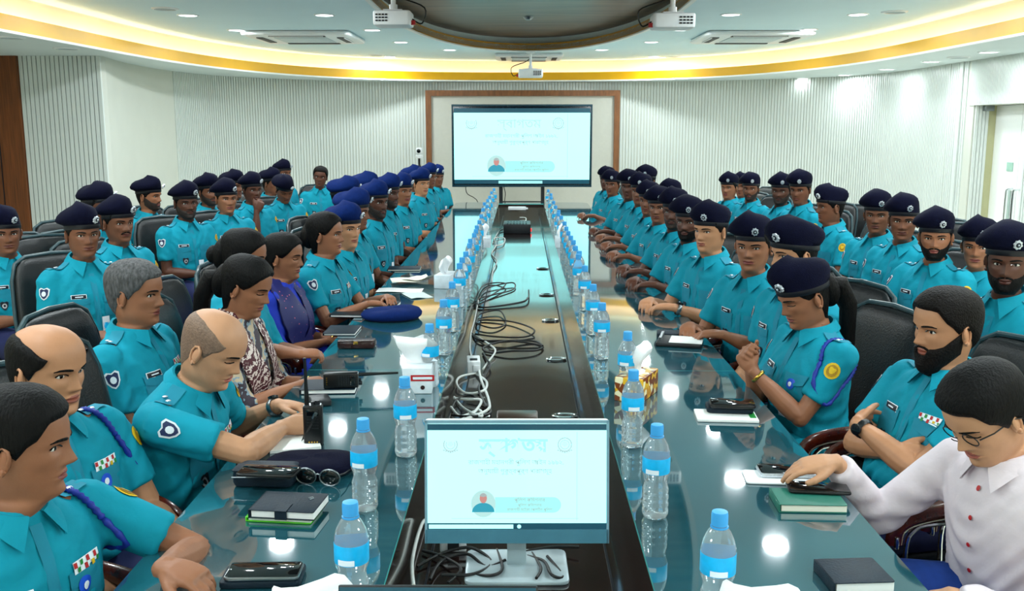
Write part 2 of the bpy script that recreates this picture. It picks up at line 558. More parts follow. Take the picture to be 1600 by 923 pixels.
NA = 160
ANG = [2 * math.pi * k / NA for k in range(NA)]
poly_in, poly_out = cove_poly(0.0), cove_poly(0.13)
rect = [(6.9, -4.3), (6.9, 15.4), (-7.1, 15.4), (-7.1, -4.3)]
ell = [sup(2 * math.pi * k / 120, 0.07, 8.5, 1.28, 4.4, 2.15) for k in range(120)]
ell_out = [sup(2 * math.pi * k / 120, 0.07, 8.5, 1.38, 4.5, 2.15) for k in range(120)]
c_in = [hit(poly_in, a) for a in ANG]; c_out = [hit(poly_out, a) for a in ANG]; c_rect = [hit(rect, a) for a in ANG]
e_in = [hit(ell, a) for a in ANG]; e_out = [hit(ell_out, a) for a in ANG]


def ring_strip(a, za, b, zb, thick=None):
    mb = MB()
    rings = [[(p[0], p[1], za), (q[0], q[1], zb)] + ([(q[0], q[1], zb + thick), (p[0], p[1], za + thick)] if thick else [])
             for p, q in zip(a, b)]
    if thick:
        mb.loft(rings, closed=True)
    else:
        n = len(rings); o = 0
        for g in rings:
            mb.v.extend(g)
        for i in range(n):
            j = (i + 1) % n
            mb.f.append((2 * i, 2 * i + 1, 2 * j + 1, 2 * j)); mb.m.append(0)
    return mb


def inset(poly, d):
    out = []
    n = len(poly)
    for i, p in enumerate(poly):
        t = Vector(poly[(i + 1) % n]) - Vector(poly[i - 1])
        nr = Vector((t.y, -t.x)).normalized() * d
        out.append((p[0] + nr.x, p[1] + nr.y))
    return out


ce = tag(ring_strip(e_in, Z_CEIL, c_out, Z_CEIL, 0.05).build('ceiling', 'ceiling_white', smooth=False), kind='structure')
tag(ring_strip(c_in, Z_SOF, c_rect, Z_SOF, 0.04).build('ceiling_soffit', 'soffit_white', smooth=False), kind='structure')
t1 = tag(ring_strip(inset(c_in, -0.004), Z_SOF - 0.002, inset(c_in, 0.02), Z_SOF - 0.002, 0.132).build('trim_1', 'fascia_yellow', smooth=60), kind='structure')
ring_strip(inset(c_in, -0.012), Z_SOF - 0.006, inset(c_in, 0.025), Z_SOF - 0.006, 0.02).build('trim_edge', 'edge_white', t1, smooth=60)
ring_strip(c_out, Z_SOF + 0.04, inset(c_out, 0.03), Z_SOF + 0.04, Z_CEIL - Z_SOF - 0.02).build('cove_riser', 'cove_cream', t1, smooth=60)
ring_strip(inset(c_in, 0.045), Z_SOF + 0.05, inset(c_in, 0.075), Z_SOF + 0.05, 0.02).build('led_strip', 'cove_led', t1, smooth=60)
# central oval coffer
t2 = tag(ring_strip(e_in, Z_CEIL - 0.02, inset(e_in, 0.02), Z_CEIL - 0.02, 0.09).build('trim_2', 'fascia_gold', smooth=60), kind='structure')
ring_strip(inset(e_in, -0.01), Z_CEIL - 0.032, inset(e_in, 0.03), Z_CEIL - 0.032, 0.014).build('trim_edge', 'edge_white', t2, smooth=60)
ring_strip(inset(e_in, 0.085), Z_CEIL + 0.03, inset(e_in, 0.11), Z_CEIL + 0.03, 0.17).build('cove_riser', 'soffit_white', t2, smooth=60)
mb = MB(); mb.prism(inset(e_in, 0.12), Z_COF, Z_COF + 0.03)
mb.build('wood_panel', 'coffer_wood', t2, smooth=False)
mb = MB(); mb.lathe([(0.0, -0.03), (0.03, -0.03), (0.05, -0.012), (0.055, 0)], (0.07, 10.6, Z_COF), 16); mb.build('sprinkler', 'steel', t2)

# ------------------------------------------------------------------ downlights: a lens, a rim and a lamp each
def make_downlight():
    r = empty('downlight')
    a = MB(); a.lathe([(0.078, 0.0), (0.078, -0.004), (0.0, -0.005)], n=20); a.build('lens', 'lamp_on', r)
    b = MB(); b.lathe([(0.078, 0), (0.08, -0.008), (0.096, -0.006), (0.1, 0.0)], n=20, cap=False); b.build('rim', 'edge_white', r)
    return r

lamp_data = bpy.data.lights.new('downlight_lamp', 'AREA')
lamp_data.shape = 'DISK'; lamp_data.size = 0.16; lamp_data.energy = LAMP_W; lamp_data.color = (0.90, 0.98, 1.0)
lamp_soft = bpy.data.lights.new('downlight_lamp_small', 'AREA')
lamp_soft.shape = 'DISK'; lamp_soft.size = 0.12; lamp_soft.energy = LAMP_W * 0.045; lamp_soft.color = (0.95, 0.98, 1.0)
dl0 = make_downlight()
used = [False]


def downlight(x, y, z, label, group, data):
    o = dl0 if not used[0] else copy_tree(dl0)
    used[0] = True
    o.location = (x, y, z); tag(o, label, 'light', group)
    l = bpy.data.objects.new('lamp', data); COL.objects.link(l); l.parent = o; l.location = (0, 0, -0.02)

ys = [13.0, 11.85, 10.4, 9.05, 7.7, 6.4, 5.0, 3.6, 2.2, 0.8, -0.6, -2.0]
for k, y in enumerate(ys):
    for sx in (-1, 1):
        xi = {0: 1.0, 1: 1.5, 2: 1.62, 3: 1.85}.get(k, 1.75)
        downlight(sx * xi + 0.05, y, Z_CEIL, '%s downlight from the far wall, in the row %s of the ceiling oval' % (ORD[k], 'left' if sx < 0 else 'right'), 'ceiling downlights next to the oval', lamp_data)
        xo = {0: 1.9, 1: 2.75, 2: 3.0}.get(k, 3.05)
        yo = y + (1.2 if k == 0 else 0)
        downlight(sx * xo, yo, Z_CEIL, '%s downlight from the far wall, in the row along the %s cove' % (ORD[k], 'left' if sx < 0 else 'right'), 'ceiling downlights next to the cove', lamp_data)
for k, (u, v) in enumerate(((1545, 81), (1455, 96), (1386, 108), (1320, 117), (1256, 122), (1182, 126.5))):
    p = at_z(u, v, Z_SOF)
    downlight(p.x, min(p.y, 14.6), Z_SOF, '%s small soffit downlight counted from the doors along the right wall' % ORD[k], 'soffit downlights on the right', lamp_soft)
for (x, y) in ((4.3, 6.4), (4.3, 4.4)):
    downlight(x, y, Z_SOF, 'small soffit downlight on the right, %s the doors' % ('just before' if y > 5 else 'well before'), 'soffit downlights at the sides', lamp_soft)

# round ceiling speakers
for k, (u, v, z) in enumerate(((258, 13, Z_CEIL), (1398, 18, Z_CEIL), (1052, 89, Z_CEIL), (588, 86, Z_CEIL), (1498, 89, Z_SOF), (16, 58, Z_SOF), (104, 75, Z_SOF))):
    p = at_z(u, v, z)
    r = empty('ceiling_speaker', (p.x, min(p.y, 14.6), z))
    tag(r, ['flat grey disc in the ceiling at the upper left', 'flat grey disc in the ceiling at the upper right', 'thin grey disc in the ceiling right of the oval tip',
            'thin grey disc in the ceiling left of the oval tip', 'grey disc in the soffit above the doors', 'grey disc in the left soffit over the wood panel', 'grey disc in the left soffit over the white slats'][k], 'speaker', 'flat ceiling discs')
    a = MB(); a.lathe([(0.09, 0), (0.09, -0.006), (0.0, -0.008)], n=18); a.build('grille', mat('grille_grey', '#9fb0b6', 0.6), r)
    b = MB(); b.lathe([(0.09, 0), (0.092, -0.012), (0.11, -0.008), (0.115, 0)], n=18, cap=False); b.build('rim', 'plastic_white', r)

# ------------------------------------------------------------------ cassette air conditioners
def cassette(loc, w, label):
    r = empty('air_conditioner', loc, 0, label, 'air conditioner')
    a = MB(); a.rbox((0, 0, -0.025), (w, w, 0.05), 0.05); a.build('panel', 'plastic_white', r)
    g = MB(); g.rbox((0, 0, -0.053), (w * 0.5, w * 0.5, 0.012), 0.01); g.build('intake_grille', mat('grille_white', '#c9d6da', 0.6, bump=0.4, bscale=90), r)
    for k in range(4):
        s_ = MB(); a_ = k * math.pi / 2
        s_.box((-math.sin(a_) * w * 0.38, math.cos(a_) * w * 0.38, -0.0515), (w * 0.52, 0.075, 0.012), 0, a_)
        so = s_.build('air_slot', 'band_black', r, smooth=False)
        v_ = MB(); v_.box((-math.sin(a_) * w * 0.415, math.cos(a_) * w * 0.415, -0.058), (w * 0.5, 0.008, 0.006), 0, a_)
        v_.build('vane', 'plastic_white', so, smooth=False)

p = at_z(478, 55, Z_CEIL); cassette((p.x, p.y, Z_CEIL), 1.15, 'white cassette air conditioner in the ceiling left of the oval')
p = at_z(1172, 55, Z_CEIL); cassette((p.x, p.y, Z_CEIL), 1.15, 'white cassette air conditioner in the ceiling right of the oval')
cassette((0.1, 14.0, Z_CEIL), 0.95, 'white cassette air conditioner behind the far projector')

# ------------------------------------------------------------------ projectors on ceiling poles
def projector(loc, w, d, h, ztop, label, flip=1):
    r = empty('projector', loc, 0, label, 'projector', 'ceiling projectors')
    a = MB(); a.rbox((0, 0, 0), (w, d, h), 0.025); a.build('housing', 'plastic_white', r)
    p_ = MB(); p_.tube([(0, 0, h / 2), (0, 0, ztop - loc[2])], 0.018, 10); p_.tube([(0, 0, h / 2), (0, 0, h / 2 + 0.05)], 0.03, 10)
    p_.box((0, 0, h / 2 + 0.006), (w * 0.5, d * 0.5, 0.012)); p_.build('ceiling_mount', 'plastic_white', r)
    f_ = MB(); f_.lathe([(0.06, 0.0), (0.06, -0.02), (0.03, -0.03), (0.02, -0.03)], (0, 0, ztop - loc[2]), 14); f_.build('flange', 'plastic_white', r)
    for i in range(3):
        for j in range(4):
            g = MB(); g.box((flip * (w * 0.14 + j * w * 0.085), -d / 2 - 0.002, -h * 0.2 + i * h * 0.2), (w * 0.06, 0.008, h * 0.1)); g.build('vent_slot', 'band_black', r, smooth=False)
    l = MB(); l.lathe([(0.03, 0.0), (0.032, 0.03), (0.024, 0.034), (0.0, 0.03)], n=14)
    l.build('lens', 'screen_black', r, loc=(-flip * w * 0.25, d / 2, 0), rot=(-math.pi / 2, 0, 0))
    c = MB(); c.tube(smooth_path([(-flip * w * 0.5, 0, 0), (-flip * (w * 0.5 + 0.07), 0, -0.03), (-flip * (w * 0.5 + 0.09), 0, 0.08), (-flip * w * 0.2, 0, h / 2 + 0.1), (0, 0.02, h / 2 + 0.16)], 5), 0.006, 6)
    c.build('cable', 'wire_black', r)
    q = MB(); q.box((-flip * (w * 0.5 + 0.012), -d * 0.2, -h * 0.28), (0.03, 0.03, 0.03)); q.build('plug', 'red', r, smooth=False)

projector((-0.93, 7.2, 2.49), 0.27, 0.24, 0.105, Z_CEIL, 'white projector hanging left of the wooden oval', -1)
projector((1.09, 7.2, 2.47), 0.30, 0.24, 0.105, Z_CEIL, 'white projector hanging right of the wooden oval', 1)
projector((0.12, 13.3, 2.44), 0.33, 0.28, 0.11, Z_CEIL, 'white projector hanging above the big screen at the far end', 1)

# ------------------------------------------------------------------ framed panel on the back wall
fx0, fx1, fz1 = at_y(667, 300, 15.0).x, at_y(966, 300, 15.0).x, at_y(815, 141, 15.0).z
t3 = empty('trim_3', (0, 15.05, 0), kind='structure')
mb = MB(); mb.box(((fx0 + fx1) / 2, 0, fz1 / 2), (fx1 - fx0, 0.04, fz1)); mb.build('panel', 'panel_cream', t3, smooth=False)
tw = 0.085
for (x, z, w, h) in ((fx0 + tw / 2, fz1 / 2, tw, fz1), (fx1 - tw / 2, fz1 / 2, tw, fz1), ((fx0 + fx1) / 2, fz1 - tw / 2, fx1 - fx0 - 2 * tw, tw)):
    m_ = MB(); m_.box((x, -0.035, z), (w, 0.07, h)); m_.build('frame_board', 'wood_trim', t3, smooth=False)

# ------------------------------------------------------------------ big screen on its stand
TVY = 13.35
a0, a1 = at_y(706, 227, TVY), at_y(925, 227, TVY)
tvz1, tvz0 = at_y(815, 163, TVY).z, at_y(815, 292, TVY).z
tvx, tw_, th_ = (a0.x + a1.x) / 2, a1.x - a0.x, tvz1 - tvz0


def screen_content(parent, w, h, y, big):
    """flat slide shown on a display: all at its face, x right, z up about the display centre"""
    def rect(x0, x1, z0, z1, m_, dy, name):
        q = MB(); q.box(((x0 + x1) / 2 * w, y - dy, (z0 + z1) / 2 * h), ((x1 - x0) * w, 0.0006, (z1 - z0) * h)); q.build(name, m_, parent, smooth=False)
    def disc(cx, cz, rx, rz, m_, dy, name, n=24, a0=0, a1=360):
        q = MB(); pts = [(cx * w, y - dy, cz * h)] + [(cx * w + rx * w * math.cos(R(a0 + (a1 - a0) * k / n)), y - dy, cz * h + rz * w * math.sin(R(a0 + (a1 - a0) * k / n))) for k in range(n + 1)]
        q.add(pts, [(0, k + 1, k + 2) for k in range(n)]); q.build(name, m_, parent, smooth=False)
    d = 0.0008
    rect(-.492, .492, -.425, .47, 'screen_white', d, 'slide')
    rect(-.492, .492, .415, .47, 'screen_bar', 2 * d, 'title_strip')
    rect(-.492, .492, -.478, -.425, 'screen_bar', 2 * d, 'task_bar')
    if big:
        rect(-.17, .15, -.475, -.44, 'screen_cyan', 3 * d, 'task_bar_item')
    else:
        rect(-.485, -.02, -.474, -.437, 'screen_white', 3 * d, 'search_field')
        disc(.012, -.455, .011, .011, 'screen_white', 3 * d, 'task_icon')
    rect(.328, .332, -.40, .40, 'screen_faint', 2 * d, 'slide_edge')
    rect(-.36, .34, -.385, -.38, 'screen_faint', 2 * d, 'slide_edge')
    for k, (cx, cz) in enumerate(((-.365, .285), (.263, .285))):
        q = MB()
        n = 28
        for (ra, rb) in ((.034, .040), (.022, .026)):
            o = len(q.v)
            for i in range(n + 1):
                an = R(-215 + 250 * i / n) if k == 0 else R(360 * i / n)
                q.v += [(cx * w + ra * w * math.cos(an), y - 2 * d, cz * h + ra * w * math.sin(an)), (cx * w + rb * w * math.cos(an), y - 2 * d, cz * h + rb * w * math.sin(an))]
            for i in range(n):
                q.f.append((o + 2 * i, o + 2 * i + 1, o + 2 * i + 3, o + 2 * i + 2)); q.m.append(0)
        for i in range(7):
            an = R(30 + 20 * i)
            q.add([(cx * w, y - 2.2 * d, cz * h - .012 * w), (cx * w + .018 * w * math.cos(an - .06), y - 2.2 * d, cz * h - .012 * w + .03 * w * math.sin(an - .06)), (cx * w + .018 * w * math.cos(an + .06), y - 2.2 * d, cz * h - .012 * w + .03 * w * math.sin(an + .06))], [(0, 1, 2)])
        for i in range(-3, 4):
            q.box((cx * w + i * .012 * w, y - 2.2 * d, cz * h - (.043 - abs(i) * .004) * w), (.009 * w, .0004, .007 * w))
        q.build('emblem', 'screen_logo', parent, smooth=False)
    rx = (math.pi / 2, 0, 0)
    text_obj('\u09b8\u09cd\u09ac\u09be\u0997\u09a4\u09ae', .105 * w if not big else .09 * w, 'screen_cyan' if not big else 'screen_faint', parent, (-.02 * w, y - 3 * d, .275 * h), rx, bold=.0014 * w / .5 if not big else 0)
    text_obj('\u09b0\u09be\u099c\u09b6\u09be\u09b9\u09c0 \u09ae\u09b9\u09be\u09a8\u0997\u09b0\u09c0 \u09aa\u09c1\u09bf\u09b2\u09b6 \u0986\u0987\u09a8 \u09e7\u09ef\u09ef\u09e8,', .034 * w, 'screen_text', parent, (-.005 * w, y - 3 * d, .125 * h), rx)
    text_obj('\u0985\u09a8\u09c1\u09af\u09be\u09df\u09c0 \u0997\u09c1\u09b0\u09c1\u09a4\u09cd\u09ac\u09aa\u09c2\u09b0\u09cd\u09a3 \u09a7\u09be\u09b0\u09be\u09b8\u09ae\u09c2\u09b9', .034 * w, 'screen_text', parent, (-.01 * w, y - 3 * d, .045 * h), rx)
    rect(-.12, .2, -.33, -.19, 'screen_cyan', 2 * d, 'name_banner')
    disc(.2, -.26, .07 * h / w, .07 * h / w, 'screen_cyan', 2 * d, 'name_banner')
    for k, z_ in enumerate((-.215, -.262, -.302)):
        text_obj(['\u09aa\u09c1\u09bf\u09b2\u09b6 \u0995\u09bf\u09ae\u09b6\u09a8\u09be\u09b0', '\u09aa\u09c1\u09bf\u09b2\u09b6 \u0995\u09bf\u09ae\u09b6\u09a8\u09be\u09b0', '\u09b0\u09be\u099c\u09b6\u09be\u09b9\u09c0 \u09ae\u09c7\u099f\u09cd\u09b0\u09cb\u09aa\u09b2\u09bf\u099f\u09a8 \u09aa\u09c1\u09bf\u09b2\u09b6'][k],
                 (.026 if k == 0 else .02) * w, 'screen_text', parent, (.07 * w, y - 3 * d, z_ * h), rx)
    # small head-and-shoulders portrait in a round crop
    disc(-.185, -.25, .068, .075, 'screen_faint', 2.4 * d, 'portrait_ground')
    disc(-.185, -.325, .062, .052, 'screen_teal', 3 * d, 'portrait_shirt', 16, 0, 180)
    disc(-.185, -.20, .020, .027, 'screen_skin', 3.4 * d, 'portrait_face', 16)
    disc(-.185, -.188, .021, .022, 'screen_hair', 3.8 * d, 'portrait_hair', 12, 15, 165)


tv = empty('display_screen', (tvx, TVY, 0), 0, 'big flat display on a stand showing a pale slide at the far end', 'television')
zc = (tvz0 + tvz1) / 2
mb = MB(); mb.rbox((0, 0.045, zc), (tw_, 0.08, th_), 0.01); mb.build('housing', 'tv_frame', tv)
for (x, z, w, h) in ((-tw_ / 2 + .009, zc, .018, th_), (tw_ / 2 - .009, zc, .018, th_), (0, tvz1 - .012, tw_ - .036, .024), (0, tvz0 + .014, tw_ - .036, .028)):
    m_ = MB(); m_.box((x, 0, z), (w, 0.012, h)); m_.build('bezel', 'tv_bezel', tv, smooth=False)
sc_ = empty('screen', (0, 0, zc)); sc_.parent = tv
screen_content(sc_, tw_ - .03, th_ - .04, 0.002, True)
for sx in (-.29, .29):
    m_ = MB(); m_.box((sx, .06, tvz0 / 2 + .05), (.05, .05, tvz0 + .1)); m_.build('stand_post', 'plastic_dark', tv, smooth=False)
    m_ = MB(); m_.rbox((sx, .06, .06), (.06, .6, .05), .02); m_.build('stand_foot', 'plastic_dark', tv)
m_ = MB(); m_.box((0, .06, tvz0 - .22), (.6, .03, .04)); m_.build('stand_crossbar', 'plastic_dark', tv, smooth=False)
for (x0, x1) in ((-.78, -.6), (-.25, -.24)):
    m_ = MB(); m_.tube(smooth_path([(x0, .08, tvz0), (x0 + .02, .09, tvz0 - .1), (x1, .09, tvz0 - .25), (x1, .09, .1)], 4), .006, 6); m_.build('cable', 'wire_black', tv)

# small tracking camera on a tripod by the wall
p = at_y(655, 245, 14.0)
r = empty('tracking_camera', (p.x, 14.0, 0), 0, 'small white tracking camera on a black stand left of the display', 'camera')
z = p.z
m_ = MB(); m_.lathe([(0.05, -.02), (.055, -.01), (.055, .02), (.045, .03)], (0, 0, z), 16); m_.build('base', 'plastic_white', r)
m_ = MB(); m_.rbox((0, 0, z + .085), (.1, .1, .09), .035); m_.build('camera_head', 'plastic_white', r)
m_ = MB(); m_.lathe([(.028, 0), (.028, .02), (.0, .022)], n=14); m_.build('lens', 'screen_black', r, loc=(0, -.05, z + .085), rot=(math.pi / 2, 0, 0))
m_ = MB(); m_.tube([(0, 0, z - .02), (0, 0, .5)], .016, 8); m_.build('column', 'plastic_black', r)
for k in range(3):
    a = k * 2.1 + .4; m_ = MB(); m_.tube([(0, 0, z - .1), (.06 * math.cos(a), .06 * math.sin(a), z - .25), (.32 * math.cos(a), .32 * math.sin(a), .01)], .011, 6); m_.build('leg', 'plastic_black', r)

# ------------------------------------------------------------------ conference table
XL, XR, GL, GR = -0.85, 0.85, -0.29, 0.28
YN, YF = 0.55, 12.55
YG0, YG1 = 1.72, 12.32
TROUGH_Z = TABLE_Z - 0.155
tb = empty('conference_table', (0, 0, 0), 0, 'long dark conference table with glass tops and a sunken cable trough', 'table')


def glass(poly, name='glass_panel'):
    q = MB(); q.prism(poly, TABLE_Z - 0.010, TABLE_Z)
    n = len(poly)
    q.m = [0, 0] + [1] * n
    q.build(name, ['table_glass', 'glass_edge'], tb, smooth=False)
    w = MB(); c = (sum(p[0] for p in poly) / n, sum(p[1] for p in poly) / n)
    pp = [(p[0] + (0.006 if p[0] < c[0] else -0.006), p[1]) for p in poly]
    w.prism(pp, TABLE_Z - 0.05, TABLE_Z - 0.0102); w.build('top_board', 'table_wood', tb, smooth=False)


seams = [YG0, 3.72, 5.55, 7.35, 9.15, 10.9, YG1]
for a, b in zip(seams, seams[1:]):
    for (x0, x1) in ((XL, GL), (GR, XR)):
        glass([(x0, a + .0015), (x1, a + .0015), (x1, b - .0015), (x0, b - .0015)])
cr = 0.16
glass([(XL, YG1), (XR, YG1), (XR, YF - cr)] + [(XR - cr + cr * math.cos(R(t)), YF - cr + cr * math.sin(R(t))) for t in (22, 45, 68, 90)]
      + [(XL + cr - cr * math.sin(R(t)), YF - cr + cr * math.cos(R(t))) for t in (0, 22, 45, 68)] + [(XL, YF - cr)])
glass([(XL, YN), (XR, YN), (XR, YG0 - .0015), (XL, YG0 - .0015)])
# sunken trough
mb = MB(); mb.box(((GL + GR) / 2, (YG0 + YG1) / 2, TROUGH_Z - .015), (GR - GL + .04, YG1 - YG0 + .04, .03)); mb.build('trough_floor', 'trough_wood', tb, smooth=False)
for x in (GL - .009, GR + .009):
    mb = MB(); mb.box((x, (YG0 + YG1) / 2, (TROUGH_Z + TABLE_Z - .012) / 2), (.016, YG1 - YG0, TABLE_Z - .012 - TROUGH_Z)); mb.build('trough_side', 'trough_wood', tb, smooth=False)
for y in (YG0 - .009, YG1 + .009):
    mb = MB(); mb.box(((GL + GR) / 2, y, (TROUGH_Z + TABLE_Z - .012) / 2), (GR - GL, .016, TABLE_Z - .012 - TROUGH_Z)); mb.build('trough_side', 'trough_wood', tb, smooth=False)
for x in (GL + .055, GR - .055):
    mb = MB(); mb.box((x, (YG0 + YG1) / 2, TROUGH_Z + .001), (.006, YG1 - YG0 - .02, .004)); mb.build('trough_joint', 'band_black', tb, smooth=False)
# carcass below the tops
for sx in (-1, 1):
    mb = MB(); mb.box((sx * .34, 6.9, .33), (.04, 11.0, .64)); mb.build('modesty_panel', 'table_wood', tb, smooth=False)
    for y in (.9, 3.0, 5.2, 7.4, 9.6, 12.0):
        mb = MB(); mb.box((sx * .55, y, .35), (.36, .06, .70)); mb.build('support_panel', 'table_wood', tb, smooth=False)
# oval grommets with metal rims in the trough floor
for (u, v) in ((922, 651), (890, 562), (881, 501), (876, 461), (850, 420), (770, 651)):
    p = at_z(u, v, TROUGH_Z); x = .17 if u > 815 else -.17
    g = MB(); n = 20
    g.loft([[((.045 - .004 * abs(math.cos(q)) * 0 + .007 * math.cos(q)) * math.cos(2 * math.pi * j / n), (.024 + .006 * math.cos(q)) * math.sin(2 * math.pi * j / n), .006 + .005 * math.sin(q)) for j in range(n)] for q in [k * math.pi / 3 for k in range(6)]], closed=True)
    g.build('grommet', 'chrome', tb, loc=(x, p.y, TROUGH_Z))
# pop-up socket plate in the middle
p = at_z(808, 651, TROUGH_Z)
g = MB(); g.rbox((0, 0, 0), (.16, .11, .012), .01); g.build('socket_lid', mat('brushed_brown', '#5b4a40', 0.3, metal=.7), tb, loc=(p.x, p.y, TROUGH_Z + .006))

# ------------------------------------------------------------------ desktop monitor in the trough
mon = empty('monitor', (-.01, 2.24, TROUGH_Z), R(1.0), 'desktop monitor showing the slide, standing in the near end of the trough', 'monitor')
mw, mh = .452, .303
tilt = R(-8)
head = empty('screen_unit', (0, 0, .10 + mh / 2), 0); head.parent = mon; head.rotation_euler = (tilt, 0, R(-0.4))
mb = MB(); mb.rbox((0, .02, 0), (mw, .03, mh), .008); mb.build('casing', 'plastic_white', head)
mb = MB(); mb.box((0, .003, -mh / 2 + .017), (mw - .002, .008, .034)); mb.build('chin', mat('chin_blue', '#4a7f93', 0.3), head, smooth=False)
for (x, z, w, h) in ((-mw / 2 + .003, 0, .006, mh), (mw / 2 - .003, 0, .006, mh), (0, mh / 2 - .003, mw, .006)):
    m_ = MB(); m_.box((x, .003, z), (w, .008, h)); m_.build('bezel', mat('bezel_blue', '#7da3b3', 0.35), head, smooth=False)


def mon_screen():
    keep = set(bpy.data.objects)
    screen_content(head, mw - .006, mh - .03, .003, False)
    for o in set(bpy.data.objects) - keep:
        o.location.z += .014
mon_screen()
mb = MB(); mb.box((0, .06, .11), (.048, .02, .22)); mb.build('stand_neck', mat('stand_silver', '#b4c4c9', 0.3, metal=.3), mon, smooth=False)
mb = MB(); mb.rbox((0, .05, .006), (.26, .19, .012), .02); mb.build('stand_base', 'stand_silver' if 'stand_silver' in M else MATS['stand_silver'], mon)

# ------------------------------------------------------------------ laptops at the near end
def laptop(loc, w, d, rz, ang, label, lid, bez, cam_dx=0.0):
    r = empty('laptop', loc, rz, label, 'laptop')
    a = MB(); a.rbox((0, 0, .009), (w, d, .018), .012); a.build('base', lid, r)
    k = MB(); k.box((0, -.0 + .02, .0185), (w * .88, d * .5, .002)); ko = k.build('keyboard', 'plastic_black', r, smooth=False)
    tp = MB(); tp.box((0, -d * .33, .0185), (w * .3, d * .25, .001)); tp.build('touchpad', 'plastic_dark', r, smooth=False)
    s_ = empty('lid', (0, d / 2 - .005, .016)); s_.parent = r; s_.rotation_euler = (R(ang), 0, 0)
    h = w * .64
    b = MB(); b.rbox((0, .004, h / 2), (w, .008, h), .006); b.build('back_cover', lid, s_)
    c = MB(); c.box((0, -.001, h / 2), (w - .006, .003, h - .006)); c.build('bezel', bez, s_, smooth=False)
    e = MB(); e.box((0, -.003, h / 2 + .004), (w - .024, .002, h - .05)); e.build('screen', 'screen_white', s_, smooth=False)
    f = MB(); f.lathe([(.004, 0), (.004, .002), (0, .002)], n=10); f.build('webcam', 'screen_black', s_, loc=(cam_dx, -.0025, h - .012), rot=(R(90), 0, 0))

dm('bezel_teal', '#2c5a6c', 0.3, var=0.05)
laptop((-.135, 1.30, TABLE_Z), .325, .22, 0, -14, 'laptop with a dark teal bezel open at the bottom edge of the picture', 'plastic_dark', 'bezel_teal', .0)
laptop((.122, 1.30, TABLE_Z), .185, .14, 0, -10, 'small pale-rimmed laptop beside the larger one at the bottom edge', 'plastic_white', mat('bezel_slate', '#6c8793', 0.3))

# ------------------------------------------------------------------ chairs
def make_chair():
    r = empty('conference_chair')
    def back(z):      # centre line of the backrest
        return -.205 - .16 * max(0, z - .45)
    a = MB(); a.rbox((0, .02, .425), (.47, .47, .10), .06, seg=4); a.build('seat', 'leather_seat', r)
    rings = []
    for (z, w, t) in ((.40, .19, .030), (.43, .215, .042), (.55, .228, .048), (.70, .232, .046), (.85, .226, .042), (.95, .214, .038), (1.0, .195, .032), (1.03, .165, .024), (1.045, .11, .010)):
        ring = []; yc = back(z)
        for j in range(20):
            q = 2 * math.pi * j / 20
            x = w * math.copysign(abs(math.cos(q)) ** .45, math.cos(q)); y = t * math.copysign(abs(math.sin(q)) ** .6, math.sin(q))
            ring.append((x, yc + y + .35 * x * x, z))
        rings.append(ring)
    b = MB(); b.loft(rings); bo = b.build('backrest', 'leather', r, smooth=70)
    e = MB(); e.tube([(x, back(z) + .35 * x * x + .0, z) for (x, z) in ((-.237, .5), (-.24, .75), (-.228, .93), (-.2, 1.015), (-.14, 1.048), (0, 1.056), (.14, 1.048), (.2, 1.015), (.228, .93), (.24, .75), (.237, .5))], .010, 8)
    e.build('piping', mat('piping_grey', '#33474c', 0.35), bo)
    for sx in (-1, 1):
        x = sx * .255
        p = MB()
        p.tube(smooth_path([(x * .96, -.25, .63), (x, -.15, .655), (x, .05, .668), (x, .17, .66), (x, .225, .635), (x, .235, .59)], 4),
               [(.016 + .012 * min(1, k / 6.0), .016) for k in range(21)], 10, up=(1, 0, 0))
        po = p.build('armrest', 'arm_wood', r)
        c = MB(); c.tube(smooth_path([(x, -.2, .615), (x, .1, .632), (x, .175, .62), (x, .195, .57), (x, .19, .42), (x, .2, .1)], 4), .007, 8)
        c.build('chrome_trim', 'chrome', po)
        cp = MB(); cp.rbox((x, .238, .60), (.045, .012, .035), .005); cp.build('chrome_cap', 'chrome', po)
        l = MB(); l.tube(smooth_path([(x * .93, -.2, .60), (x * .93, -.22, .25), (x * .95, -.25, .03), (x * .95, -.2, .014), (x * .95, .2, .014), (x * .95, .24, .04), (x * .93, .2, .40)], 4), .014, 8)
        l.build('leg', 'steel', r)
    u = MB(); u.box((0, .02, .365), (.44, .36, .025)); u.build('seat_frame', 'plastic_black', r, smooth=False)
    return r


CHAIR0 = make_chair()
chair_used = [False]


def place_chair(x, y, ang, label, group, z=0.0):
    o = CHAIR0 if not chair_used[0] else copy_tree(CHAIR0)
    chair_used[0] = True
    o.location = (x, y, z); o.rotation_euler = (0, 0, R(ang - 90)); tag(o, label, 'chair', group)
    return o


# ------------------------------------------------------------------ people
def cub(x, xp, fp):
    xp = np.asarray(xp, float); fp = np.asarray(fp, float); x = np.asarray(x, float)
    h = np.diff(xp); dl = np.diff(fp) / h
    m = np.zeros_like(fp); m[1:-1] = (dl[:-1] * h[1:] + dl[1:] * h[:-1]) / (h[:-1] + h[1:]); m[0] = dl[0]; m[-1] = dl[-1]
    i = np.clip(np.searchsorted(xp, x) - 1, 0, len(h) - 1)
    t = np.clip((x - xp[i]) / h[i], 0, 1); hh = h[i]
    return ((2 * t ** 3 - 3 * t ** 2 + 1) * fp[i] + (t ** 3 - 2 * t ** 2 + t) * hh * m[i] + (-2 * t ** 3 + 3 * t ** 2) * fp[i + 1] + (t ** 3 - t ** 2) * hh * m[i + 1])


